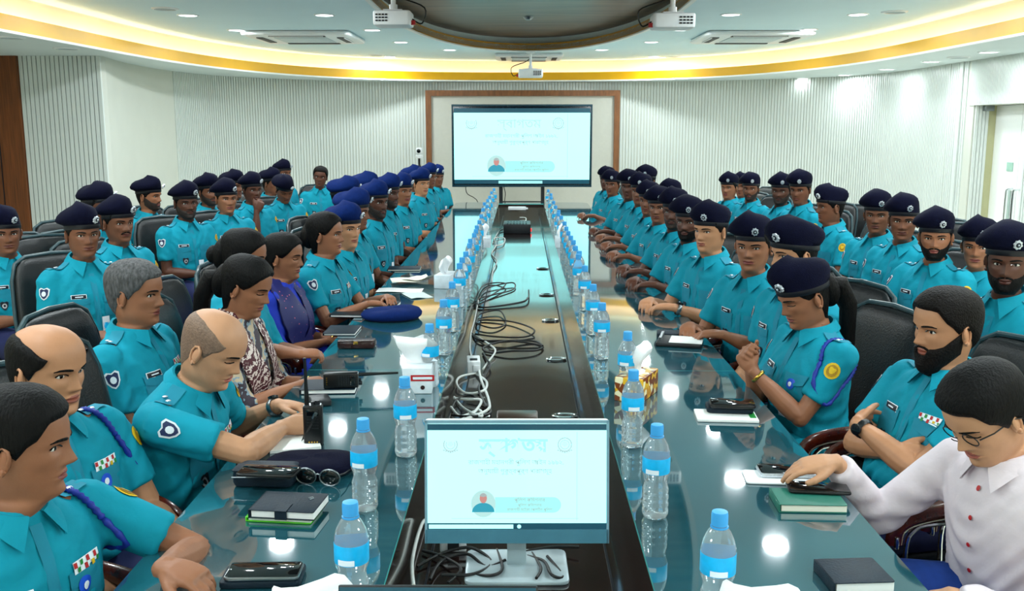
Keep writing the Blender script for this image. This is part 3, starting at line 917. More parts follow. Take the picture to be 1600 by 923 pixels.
HZ = [-.13, -.07, -.03, -.008, .004, .015, .03, .05, .08, .11, .135, .16, .185, .205, .218, .226]
HF = [.048, .042, .046, .060, .076, .083, .084, .085, .086, .086, .091, .089, .077, .056, .032, .004]
HB = [.072, .066, .062, .060, .060, .061, .064, .071, .085, .095, .100, .102, .094, .074, .045, .005]
HW = [.075, .058, .055, .052, .047, .050, .056, .0625, .0685, .0725, .0745, .0755, .070, .055, .034, .004]


class HeadShape:
    def __init__(s, w=1.0, jaw=1.0, nose=1.0, d=1.0):
        s.w, s.jaw, s.nose, s.d = w, jaw, nose, d

    def base(s, az, z):
        az, z = np.broadcast_arrays(np.asarray(az, float), np.asarray(z, float))
        f, b, w = cub(z, HZ, HF), cub(z, HZ, HB), cub(z, HZ, HW) * s.w
        jw = np.exp(-((z - .03) / .035) ** 2); w = w * (1 + (s.jaw - 1) * jw)
        n = 2.25
        c, si = np.cos(az), np.sin(az)
        x = w * np.sign(si) * np.abs(si) ** (2 / n)
        y = np.where(c >= 0, f, b) * s.d * np.sign(c) * np.abs(c) ** (2 / n)
        return x, y, z

    def face(s, az, z):
        x, y, z = s.base(az, z)
        fr = np.clip(np.cos(az) * 3, 0, 1)
        ax = np.abs(x)
        G = lambda a, sa, b, sb: np.exp(-((ax - a) / sa) ** 2 - ((z - b) / sb) ** 2)
        nz = np.interp(z, [.066, .071, .076, .082, .090, .105, .120, .130], [0, .007, .018, .023, .019, .011, .005, 0]) * s.nose
        ns = np.interp(z, [.066, .076, .085, .1, .13], [.016, .0155, .0115, .0085, .009])
        dy = nz * np.exp(-(x / ns) ** 2)
        dy += -.0105 * G(.031, .017, .114, .0105) + .0045 * G(.028, .026, .130, .007)
        dy += .004 * G(.046, .018, .092, .015) - .003 * G(.05, .015, .06, .02)
        dy += .0055 * np.exp(-(x / .021) ** 2 - ((z - .0555) / .0042) ** 2) + .0065 * np.exp(-(x / .018) ** 2 - ((z - .0445) / .005) ** 2)
        dy += -.005 * np.exp(-(x / .023) ** 2 - ((z - .050) / .0018) ** 2) - .003 * np.exp(-(x / .02) ** 2 - ((z - .033) / .006) ** 2)
        dy += .006 * np.exp(-(x / .02) ** 2 - ((z - .014) / .011) ** 2)
        return x, y + dy * fr, z

    def front_at(s, x, z):
        """surface y on the face at lateral x"""
        az = np.linspace(0, 1.4, 120)
        X, Y, Z = s.face(az, np.full_like(az, z))
        return float(np.interp(abs(x), X, Y))


def head_mesh(mb, hs, lod, eyes='open', brow=1.0, mouth=0.0):
    """skin=0 lips=1 white=2 dark=3 brow=4, head-local, chin at z=0, facing +y"""
    if lod == 'n':
        zz = np.concatenate([np.linspace(-.13, -.01, 7), np.linspace(-.004, .028, 10), np.linspace(.031, .062, 16), np.linspace(.065, .135, 28), np.linspace(.142, .226, 14)])
        nc = 72
    elif lod == 'm':
        zz = np.concatenate([np.linspace(-.13, -.01, 5), np.linspace(-.002, .03, 6), np.linspace(.035, .062, 8), np.linspace(.066, .135, 15), np.linspace(.145, .226, 8)]); nc = 44
    else:
        zz = np.concatenate([np.linspace(-.13, -.01, 4), np.linspace(.0, .03, 4), np.linspace(.038, .06, 5), np.linspace(.066, .135, 9), np.linspace(.15, .226, 6)]); nc = 28
    t = np.linspace(-1, 1, nc, endpoint=False)
    az = math.pi * np.sign(t) * (0.55 * np.abs(t) + 0.45 * np.abs(t) ** 2.2)
    A, Z = np.meshgrid(az, zz)
    x, y, z = hs.face(A, Z)
    o = len(mb.v); nr = len(zz)
    mb.v.extend(np.stack([x, y, z], -1).reshape(-1, 3).tolist())
    for i in range(nr - 1):
        zc = (zz[i] + zz[i + 1]) / 2
        for j in range(nc):
            j2 = (j + 1) % nc
            xm = abs(x[i, j] + x[i, j2]) / 2
            lip = y[i, j] > .05 and ((zc - .0495) / .0105) ** 2 + (xm / .0235) ** 2 < 1
            mb.f.append((o + i * nc + j2, o + i * nc + j, o + (i + 1) * nc + j, o + (i + 1) * nc + j2)); mb.m.append(1 if lip else 0)
    mb.f.append(tuple(o + (nr - 1) * nc + j for j in range(nc))[::-1]); mb.m.append(0)
    k = 10 if lod == 'n' else 6
    for sx in (-1, 1):
        ex, ez = sx * .0315 * hs.w, .1135
        ey = hs.front_at(ex, ez)
        rot = Matrix.Rotation(-sx * R(14), 3, 'Z')
        if eyes == 'open':
            mb.ball((ex, ey - .001, ez), (.0142, .0052, .0058), 12, k, 2, rot)
            mb.ball((ex, ey + .0022, ez + .0006), (.0060, .0030, .0056), 10, k, 3, rot)
            lid = [(ex + sx * d_, hs.front_at(ex + sx * d_, ez) + .0038 - abs(d_) * .1, ez + h_) for d_, h_ in ((-.015, .001), (-.008, .0058), (0, .0072), (.008, .006), (.016, .001))]
            mb.tube(lid, .0019, 5, 3)
        else:
            mb.ball((ex, ey - .001, ez - .001), (.0148, .0056, .0072), 12, k, 0, rot)
            lid = [(ex + sx * d_, hs.front_at(ex + sx * d_, ez) + .004 - abs(d_) * .1, ez + h_) for d_, h_ in ((-.015, -.002), (-.007, -.006), (0, -.007), (.008, -.006), (.016, -.002))]
            mb.tube(lid, .0018, 5, 3)
        bp = []
        for d_, h_ in ((-.019, .0165), (-.010, .0185), (.002, .0200), (.012, .0195), (.022, .0155)):
            bx = ex + sx * d_; bp.append((bx, hs.front_at(bx, ez + h_) + .0005, ez + h_))
        mb.tube(bp, [(.0022 * brow, .0012), (.0032 * brow, .0014), (.0031 * brow, .0014), (.0026 * brow, .0014), (.0012, .001)], 6, 4, up=(0, 1, 0))
        # ear: bowl, rim and lobe
        er = Matrix.Rotation(sx * R(-24), 3, 'Z') @ Matrix.Rotation(R(-8), 3, 'X')
        ec = Vector((sx * .0735 * hs.w, -.010, .098))
        mb.ball(ec, (.0075, .0165, .028), 10, 8, 0, er)
        if lod != 'f':
            rim = [ec + er @ Vector((sx * .006, q[0], q[1])) for q in ((.013, -.004), (.015, .012), (.010, .024), (-.002, .030), (-.014, .022), (-.018, .006), (-.013, -.012), (-.003, -.025), (.006, -.027), (.010, -.018))]
            mb.tube(rim, .0042, 6, 0)
            mb.ball(ec + er @ Vector((sx * .004, .004, -.023)), (.006, .0075, .0085), 8, 6, 0, er)


HAIRLINE = {
    'short': ([0, 25, 42, 52, 62, 72, 84, 96, 112, 135, 180], [.176, .176, .172, .158, .138, .128, .098, .118, .070, .035, .022]),
    'fade': ([0, 25, 42, 52, 62, 72, 84, 96, 112, 135, 180], [.180, .180, .176, .160, .142, .130, .105, .122, .080, .045, .035]),
    'receding': ([0, 25, 42, 52, 62, 72, 84, 96, 112, 135, 180], [.198, .203, .200, .180, .150, .132, .100, .118, .070, .035, .022]),
    'woman': ([0, 20, 42, 55, 68, 80, 92, 104, 120, 180], [.184, .180, .168, .150, .128, .112, .120, .060, .010, -.02]),
}


def hair_mesh(hs, style, lod, thick=.009, rough=.0):
    mb = MB()
    nc, nr = {'n': (64, 18), 'm': (40, 12), 'f': (26, 8)}[lod]
    if style == 'bald':
        az = np.radians(np.linspace(52, 308, nc)); a = np.abs(np.where(az > math.pi, 2 * math.pi - az, az))
        lo = np.interp(np.degrees(a), *HAIRLINE['short']); hi = np.interp(np.degrees(a), [52, 62, 80, 110, 140, 180], [.160, .165, .182, .198, .199, .193])
        closed = False
    else:
        az = np.linspace(-math.pi, math.pi, nc, endpoint=False); a = np.abs(az)
        lo = np.interp(np.degrees(a), *HAIRLINE[style]); hi = np.full_like(lo, .2258); closed = True
    o = 0
    for i in range(nr + 1):
        t = i / nr
        z = lo + (hi - lo) * t
        x, y, z = hs.base(az, z)
        k = min(1.0, t / .16) ** .6
        if style == 'bald':
            k *= min(1.0, (1 - t) / .25) ** .6
        th = thick * (.10 + .9 * k)
        r_ = np.sqrt(x * x + y * y) + 1e-6
        zn = np.clip((z - .13) / .09, 0, 1)
        g = 1 + rough * np.sin(az * 23 + i * 1.7) * k
        mb.v.extend(np.stack([x + x / r_ * th * g * (1 - .3 * zn), y + y / r_ * th * g * (1 - .3 * zn), z + th * g * zn * 1.1], -1).tolist())
    for i in range(nr):
        for j in range(nc if closed else nc - 1):
            j2 = (j + 1) % nc
            mb.f.append((i * nc + j2, i * nc + j, (i + 1) * nc + j, (i + 1) * nc + j2)); mb.m.append(0)
    if closed:
        mb.f.append(tuple(nr * nc + j for j in range(nc))[::-1]); mb.m.append(0)
    return mb


def beard_mesh(hs, lod, thick=.008, long=0.0, full=True):
    mb = MB(); nc, nr = {'n': (40, 12), 'm': (26, 8), 'f': (18, 6)}[lod]
    az = np.radians(np.linspace(-92, 92, nc)); a = np.degrees(np.abs(az))
    hi = np.interp(a, [0, 14, 22, 34, 55, 75, 92], [.038, .040, .062, .062, .070, .092, .112] if full else [.038, .038, .045, .04, .035, .03, .03])
    lo = np.interp(a, [0, 40, 70, 92], [-.006, -.004, .012, .040])
    if full == 'm':
        nr = 0; az = az[:0]; a = a[:0]; hi = hi[:0]; lo = lo[:0]
    for i in range(nr + 1 if nr else 0):
        t = i / nr; z = lo + (hi - lo) * t
        x, y, z = hs.face(az, z)
        k = (min(1, t / .2) * min(1, (1 - t) / .15)) ** .5; ed = np.clip((92 - a) / 14, 0, 1) ** .5
        th = thick * (.12 + .88 * k * ed); r_ = np.sqrt(x * x + y * y) + 1e-6
        dn = long * (1 - t) ** 1.5 * np.exp(-(a / 42) ** 2)
        mb.v.extend(np.stack([x + x / r_ * th, y + y / r_ * th + dn * .12, z - dn], -1).tolist())
    for i in range(nr):
        for j in range(nc - 1):
            mb.f.append((i * nc + j + 1, i * nc + j, (i + 1) * nc + j, (i + 1) * nc + j + 1)); mb.m.append(0)
    if full:
        for sx in (-1, 1):    # moustache
            pts = []
            for q in np.linspace(0, 1, 6):
                xx = sx * (.002 + .028 * q); zz_ = .0645 - .010 * q ** 2
                pts.append((xx, hs.front_at(xx, zz_) + .0005, zz_))
            mb.tube(pts, [(.0045, .002 + thick * .15)] * 5 + [(.002, .001)], 6, 0, up=(0, 1, 0))
    return mb


def beret_mesh(lod, seed=0, big=1.0):
    mb = MB(); n = {'n': 40, 'm': 28, 'f': 20}[lod]; rg = random.Random(seed)
    tx = rg.uniform(.012, .03)
    prof = [(1.015, 0.0, 0), (1.05, .003, 0), (1.05, .018, 0), (1.045, .022, 0), (1.13, .040, .4), (1.20, .062, .8), (1.20, .084, 1), (1.09, .105, 1), (.86, .119, 1), (.55, .126, 1), (.2, .129, 1)]
    rings = []; bd = []
    for k, (s_, h, w) in enumerate(prof):
        ring = []
        for j in range(n):
            a = 2 * math.pi * j / n
            x = .0800 * s_ * (1 + (big - 1) * w) * math.sin(a); y = -.006 + .0990 * s_ * (1 + (big - 1) * w) * math.cos(a)
            zb = .150 - .030 * (1 - math.cos(a)) / 2
            drop = w * (.020 * max(0, x / .1) ** 1.3 + .012 * max(0, -y / .1))
            wob = w * .003 * math.sin(3 * a + seed)
            ring.append((x + tx * w, y - .010 * w, zb + h * (1.0 - .25 * w * max(0, x / .12)) - drop + wob))
        rings.append(ring)
    mb.loft(rings[3:], 0, cap=True)
    mb.loft(rings[:4], 1, cap=False)
    return mb


def hand_mb(mb, W, h, nrm, side, curl=35, thumb=30, spread=1.0, s=1.0):
    """W wrist, h pointing direction, nrm back-of-hand normal, side=+1 right hand"""
    h = h.normalized(); nrm = (nrm - h * nrm.dot(h)).normalized(); lat = h.cross(nrm) * side   # towards the little finger side
    lat = -lat
    # lat points to the thumb side
    def P(a, b, c):
        return W + (h * a + lat * b + nrm * c) * s
    prof = [(-.012, .027, .020, 0), (.008, .029, .019, 0), (.03, .037, .018, .002), (.055, .042, .0165, .0), (.078, .041, .0145, -.002), (.092, .036, .011, -.003)]
    rings = []
    for (a, w, t, c) in prof:
        rings.append([P(a, w * math.copysign(abs(math.cos(q)) ** .7, math.cos(q)), c + t * math.copysign(abs(math.sin(q)) ** .8, math.sin(q))) for q in [2 * math.pi * j / 12 for j in range(12)]])
    mb.loft(rings)
    for k, (b, L, r0) in enumerate(((.030, .072, .0090), (.0105, .080, .0093), (-.0095, .074, .0090), (-.0285, .058, .0078))):
        p = P(.082 - abs(k - 1.2) * .004, b, -.001); d = h.copy(); pts = [p - d * .02 * s, p]; ax = h.cross(nrm)
        sp = (1.5 - k) * R(3.0) * spread
        d = (d + lat * math.tan(sp)).normalized()
        for q, fl in ((.45, .7), (.30, 1.0), (.25, .8)):
            rot = Matrix.Rotation(-R(curl + 4 * k) * fl, 3, ax)
            d = rot @ d
            p = p + d * (L * q * s); pts.append(p)
        mb.tube(pts, [r0 * s, r0 * s, r0 * .95 * s, r0 * .88 * s, r0 * .72 * s], 8)
    # thumb leaves the side of the palm near its base
    p = P(.020, .024, -.004); d = (h * .75 + lat * math.tan(R(thumb + 12)) * .75 - nrm * .25).normalized()
    pts = [p - d * .008 * s, p + d * .034 * s]
    d2 = (d + h * .35 - lat * .15).normalized(); pts.append(pts[-1] + d2 * .032 * s); d3 = (d2 + h * .3 - lat * .25).normalized(); pts.append(pts[-1] + d3 * .024 * s)
    mb.tube(pts, [.0135 * s, .0118 * s, .0105 * s, .0080 * s], 8)


def ik(S, T, a, b, pole):
    d = T - S; L = d.length
    if L > (a + b) * .985:
        T = S + d * ((a + b) * .985 / L); d = T - S; L = d.length
    if L < abs(a - b) + .05:
        L = abs(a - b) + .05; T = S + d.normalized() * L; d = T - S
    dn = d.normalized(); x = (a * a - b * b + L * L) / (2 * L); hgt = math.sqrt(max(0, a * a - x * x))
    p = (pole - dn * pole.dot(dn)).normalized()
    return S + dn * x + p * hgt, T


TORSO = [(-.02, .160, .115, .012), (.05, .163, .122, .018), (.12, .160, .122, .022), (.20, .160, .115, .018), (.28, .170, .112, .012), (.35, .178, .106, .004), (.405, .176, .094, -.004), (.445, .150, .078, -.010), (.475, .105, .066, -.014), (.50, .075, .062, -.012), (.515, .062, .058, -.010)]
VOX = {'n': (.009, .0042), 'm': (.0115, .0062), 'f': (.015, .0085)}
PEOPLE = []
TMP = []


def temp_obj(mb, voxel, smooth_it):
    me = bpy.data.meshes.new('tmp'); me.from_pydata(mb.v, [], mb.f)
    o = bpy.data.objects.new('tmp', me); COL.objects.link(o)
    r = o.modifiers.new('r', 'REMESH'); r.mode = 'VOXEL'; r.voxel_size = voxel; r.adaptivity = 0
    if smooth_it:
        s = o.modifiers.new('s', 'SMOOTH'); s.factor = .5; s.iterations = smooth_it
    TMP.append(o)
    return o


POSES = {   # wrist targets (x outward, y, z above floor), hand direction, back-of-hand normal, curl
    'lap': (((.055, .27, .68), (-.85, .5, -.15), (.25, .3, .9), 38), ((.05, .29, .66), (-.85, .45, -.1), (.2, .4, .9), 38)),
    'lap2': (((.07, .25, .70), (-.75, .65, -.2), (.3, .2, .9), 45), ((.06, .30, .68), (-.9, .35, .0), (.2, .5, .85), 45)),
    'knee': (((.14, .33, .65), (-.15, .95, -.3), (0, .2, 1), 25), ((.14, .33, .65), (-.15, .95, -.3), (0, .2, 1), 25)),
    'table': (((.12, .34, .805), (-.6, .8, 0), (.1, 0, 1), 25), ((.10, .36, .805), (-.75, .6, 0), (.1, 0, 1), 25)),
    'arms': (((.245, .20, .72), (-.1, 1, -.25), (0, .2, 1), 35), ((.12, .30, .68), (-.4, .9, -.2), (.1, .2, 1), 35)),
    'cross': (((-.05, .185, .75), (-.85, -.5, .0), (.1, .9, .25), 20, (.55, .45, -.7)), ((-.09, .225, .80), (-.7, -.75, -.1), (-.3, .9, .3), 30, (.7, .15, -.7))),
    'clasp_up': (((.03, .25, .885), (-.45, .55, .55), (.5, .5, .4), 55), ((.04, .28, .86), (-.5, .3, .75), (.4, .7, .3), 50)),
    'phone': (((.06, .33, .76), (-.5, .85, .1), (.3, 0, 1), 50), ((.03, .34, .74), (-.6, .75, .1), (.3, 0, 1), 55)),
    'chin': (((.05, .17, 1.0), (-.35, .25, .9), (.4, .9, 0), 55), ((.06, .28, .68), (-.85, .45, -.1), (.2, .4, .9), 38)),
}


def person(label, u, v, X, body, head, pitch=4, roll=0, pose='lap', lod='f', lean=4, skin=1, shirt='shirt_teal', legs='trouser_navy', hat='beret_navy',
           hair='short', hairmat='hair_black', hthick=.007, beard=None, eyes='open', belly=0.0, w=1.0, sleeves='short', deco=(), targets=None, group='seated officers', chair=True,
           chair_label=None, brow=1.0, female=False, jaw=1.0, nose=1.0, rz_off=0, poles=None, chair_off=(0, 0), hips=True):
    PEOPLE.append(dict(locals()))


def build_pass1(p):
    rg = random.Random(hash(p['label']) % 1000 if False else sum(map(ord, p['label'])))
    lod = p['lod']; vs, vb = VOX[lod]
    H = at_x(p['u'], p['v'], p['X'])
    L = R(p['lean']); cL, sL = math.cos(L), math.sin(L)
    hz = .54
    ha = R(p['head'] - p['body'])
    Rh = Matrix.Rotation(ha, 3, 'Z') @ Matrix.Rotation(-R(p['pitch']), 3, 'X') @ Matrix.Rotation(R(p['roll']), 3, 'Y')
    piv = Vector((0, -.012, .005)); hscale = .96 if p['female'] else 1.0
    facep = Rh @ ((Vector((0, .035, .095)) - piv) * hscale)
    st = (H.z - facep.z - hz) / (.535 * cL); st0 = st
    lo, hi = (.86, 1.1)
    if st < lo: hz += (st - lo) * .535 * cL; st = lo
    if st > hi: hz += (st - hi) * .535 * cL; st = hi
    ws = p['w'] * (.90 if p['female'] else 1.0)
    def SP(x, y, t):
        t *= st
        return Vector((x, y * cL + t * sL, hz + t * cL - y * sL))
    neck = SP(0, -.004, .535)
    Fl = neck + facep
    rot = R(p['body'] - 90)
    ca, sa = math.cos(rot), math.sin(rot)
    root = Vector((H.x - (Fl.x * ca - Fl.y * sa), H.y - (Fl.x * sa + Fl.y * ca), 0))
    p.update(root=root, rot=rot, SP=SP, hz=hz, st=st, ws=ws, rg=rg)
    def to_local(P_):
        d = P_ - root
        return Vector((d.x * ca + d.y * sa, -d.x * sa + d.y * ca, d.z))
    p['to_local'] = to_local
    # ---- arms
    pose = POSES[p['pose']]
    arms = []
    for k, sx in enumerate((1, -1)):
        S = SP(sx * .176 * ws, -.006, .418)
        (wx, wy, wz), hd, nr, curl = pose[k][:4]
        T = Vector((sx * wx, wy + .10 * sL, wz)); hd = Vector((sx * hd[0], hd[1], hd[2])); nr = Vector((sx * nr[0], nr[1], nr[2]))
        pole = Vector((sx * .48, -.5, -.72)) if len(pose[k]) < 5 else Vector((sx * pose[k][4][0], pose[k][4][1], pose[k][4][2]))
        if p['targets'] and k in p['targets']:
            tg = p['targets'][k]
            T = to_local(tg['w'])
            if 'd' in tg:
                hd = (to_local(root + Vector(tg['d'])))
            if 'n' in tg: nr = to_local(root + Vector(tg['n']))
            curl = tg.get('curl', curl)
            if 'pole' in tg: pole = to_local(root + Vector(tg['pole']))
        E, T = ik(S, T, .275 * (.94 if p['female'] else 1), .245 * (.94 if p['female'] else 1), pole)
        arms.append((sx, S, E, T, hd, nr, curl))
    p['arms'] = arms
    # ---- skin: arms, hands, shoulder yoke, neck (one surface)
    mb = MB(); k = .86 if p['female'] else 1.0
    for (sx, S, E, T, hd, nr, curl) in arms:
        f = (T - E); un = E - S
        mb.tube([S - un * .05, S + un * .3, S + un * .7, E - un * .03, E + f * .10, E + f * .28, E + f * .6, E + f * .88, T + f * .02],
                [.040 * k, .045 * k, .041 * k, .038 * k, .040 * k, .0415 * k, .035 * k, (.028 * k, .024 * k), (.027 * k, .021 * k)], 12)
        mb.ball(E, (.037 * k, .037 * k, .037 * k), 10, 6)
        hand_mb(mb, T, hd, nr, sx, curl, s=.93 * k if p['female'] else .98)
    mb.tube([arms[1][1], SP(-.09, -.01, .43), SP(0, -.012, .44), SP(.09, -.01, .43), arms[0][1]], [.04, .045, .05, .045, .04], 10)
    mb.tube([SP(0, -.012, .40), SP(0, -.012, .46), SP(0, -.010, .50), SP(0, -.008, .53)], [.05, .052, .052, .048], 12)
    p['t_body'] = temp_obj(mb, vb, 1 if lod == 'n' else 0)
    # ---- shirt: torso and sleeves (one surface)
    mb = MB(); rings = []; n = 24; bel = p['belly']
    for (t, hw, hd_, yc) in TORSO:
        g = math.exp(-((t - .12) / .1) ** 2) * bel
        hw = hw * ws + g * .5; hd2 = hd_ * (1.05 if ws > 1 else 1) + g * .8
        if p['female']:
            hd2 += .012 * math.exp(-((t - .30) / .06) ** 2); yc = yc + .012 * math.exp(-((t - .30) / .06) ** 2)
        ring = []
        for j in range(n):
            a = 2 * math.pi * j / n
            ring.append(SP((hw + .006) * math.copysign(abs(math.cos(a)) ** .85, math.cos(a)), yc + g * .5 + (hd2 + .006) * math.copysign(abs(math.sin(a)) ** .85, math.sin(a)), t))
        rings.append(ring)
    mb.loft(rings)
    for (sx, S, E, T, hd, nr, curl) in arms:
        un = E - S; f = T - E
        mb.ball(S + Vector((-sx * .012, 0, 0)), (.060, .064, .062), 14, 10)
        if p['sleeves'] == 'short':
            mb.tube([S - un * .02, S + un * .25, S + un * .5, S + un * .70], [.060 * k, .0605 * k, .0595 * k, .0605 * k], 14)
        elif p['sleeves'] == 'half':
            mb.tube([S - un * .02, S + un * .25, S + un * .6, E, E + f * .22], [.060 * k, .059 * k, .056 * k, .053 * k, .050 * k], 14)
        else:
            mb.tube([S - un * .02, S + un * .25, S + un * .6, E - un * .02, E + f * .1, E + f * .4, E + f * .8, E + f * .93],
                    [.060 * k, .059 * k, .055 * k, .052 * k, .052 * k, .049 * k, .042 * k, .041 * k], 14)
            mb.ball(E, (.051 * k, .051 * k, .051 * k), 10, 6)
    p['t_shirt'] = temp_obj(mb, vs, 4)
    # ---- head parts stay analytic
    p['hs'] = HeadShape(w=rg.uniform(.97, 1.04) * (.97 if p['female'] else 1), jaw=p['jaw'] * rg.uniform(.96, 1.05), nose=p['nose'] * rg.uniform(.9, 1.15), d=rg.uniform(.98, 1.02))
    Rh4 = Rh; Rl = Matrix.Rotation(-L, 3, 'X')
    def HT(q):
        q = Vector(q)
        r_ = neck + Rh4 @ ((q - piv) * hscale)
        if q.z < 0:
            wgt = min(1, max(0, (q.z + .11) / .11)); un_ = neck + Rl @ (q - piv)
            a_ = Vector((un_.x, un_.y, un_.z)); r_ = a_.lerp(r_, wgt * wgt * (3 - 2 * wgt))
        return r_
    p['HT'] = HT


def xform(mb, HT):
    mb.v = [tuple(HT(q)) for q in mb.v]
    return mb


def disc_pts(n=14, rx=.03, ry=.03):
    return [(rx * math.cos(2 * math.pi * k / n), ry * math.sin(2 * math.pi * k / n)) for k in range(n)]


SHIELD = [(-1, .75), (-.55, 1), (0, .8), (.55, 1), (1, .75), (.85, -.2), (.45, -.75), (0, -1), (-.45, -.75), (-.85, -.2)]
RECT = [(-1, -1), (0, -1), (1, -1), (1, 0), (1, 1), (0, 1), (-1, 1), (-1, 0)]


def decal(mb, bvh, c, d, up, layers):
    """cloth patch laid on the shirt: layers = [(points, scale_x, scale_y, material, lift)] seen along d"""
    d = Vector(d).normalized(); up = Vector(up); rt = d.cross(up).normalized(); up = rt.cross(d).normalized()
    for (pts, sx, sy, mi, lift) in layers:
        vs = []; ca_ = sum(q_[0] for q_ in pts) / len(pts); cb_ = sum(q_[1] for q_ in pts) / len(pts)
        for s_ in (0, .55, 1.0):
            for (a, b) in ([(0, 0)] if s_ == 0 else pts):
                if s_ == 0: a, b = ca_, cb_
                else: a, b = ca_ + (a - ca_) * s_, cb_ + (b - cb_) * s_
                o = Vector(c) + rt * (a * sx) + up * (b * sy) - d * .3
                h, nrm, i_, ds = bvh.ray_cast(o, d, .6)
                if h is None:
                    if not vs:
                        return False
                    h = Vector(vs[0]) + rt * ((a - ca_) * sx) + up * ((b - cb_) * sy)
                    vs.append(tuple(h)); continue
                vs.append(tuple(h - d * lift))
        n = len(pts)
        fs = [(0, 1 + j, 1 + (j + 1) % n) for j in range(n)] + [(1 + j, 1 + n + j, 1 + n + (j + 1) % n, 1 + (j + 1) % n) for j in range(n)]
        mb.add(vs, fs, mi)
    return True


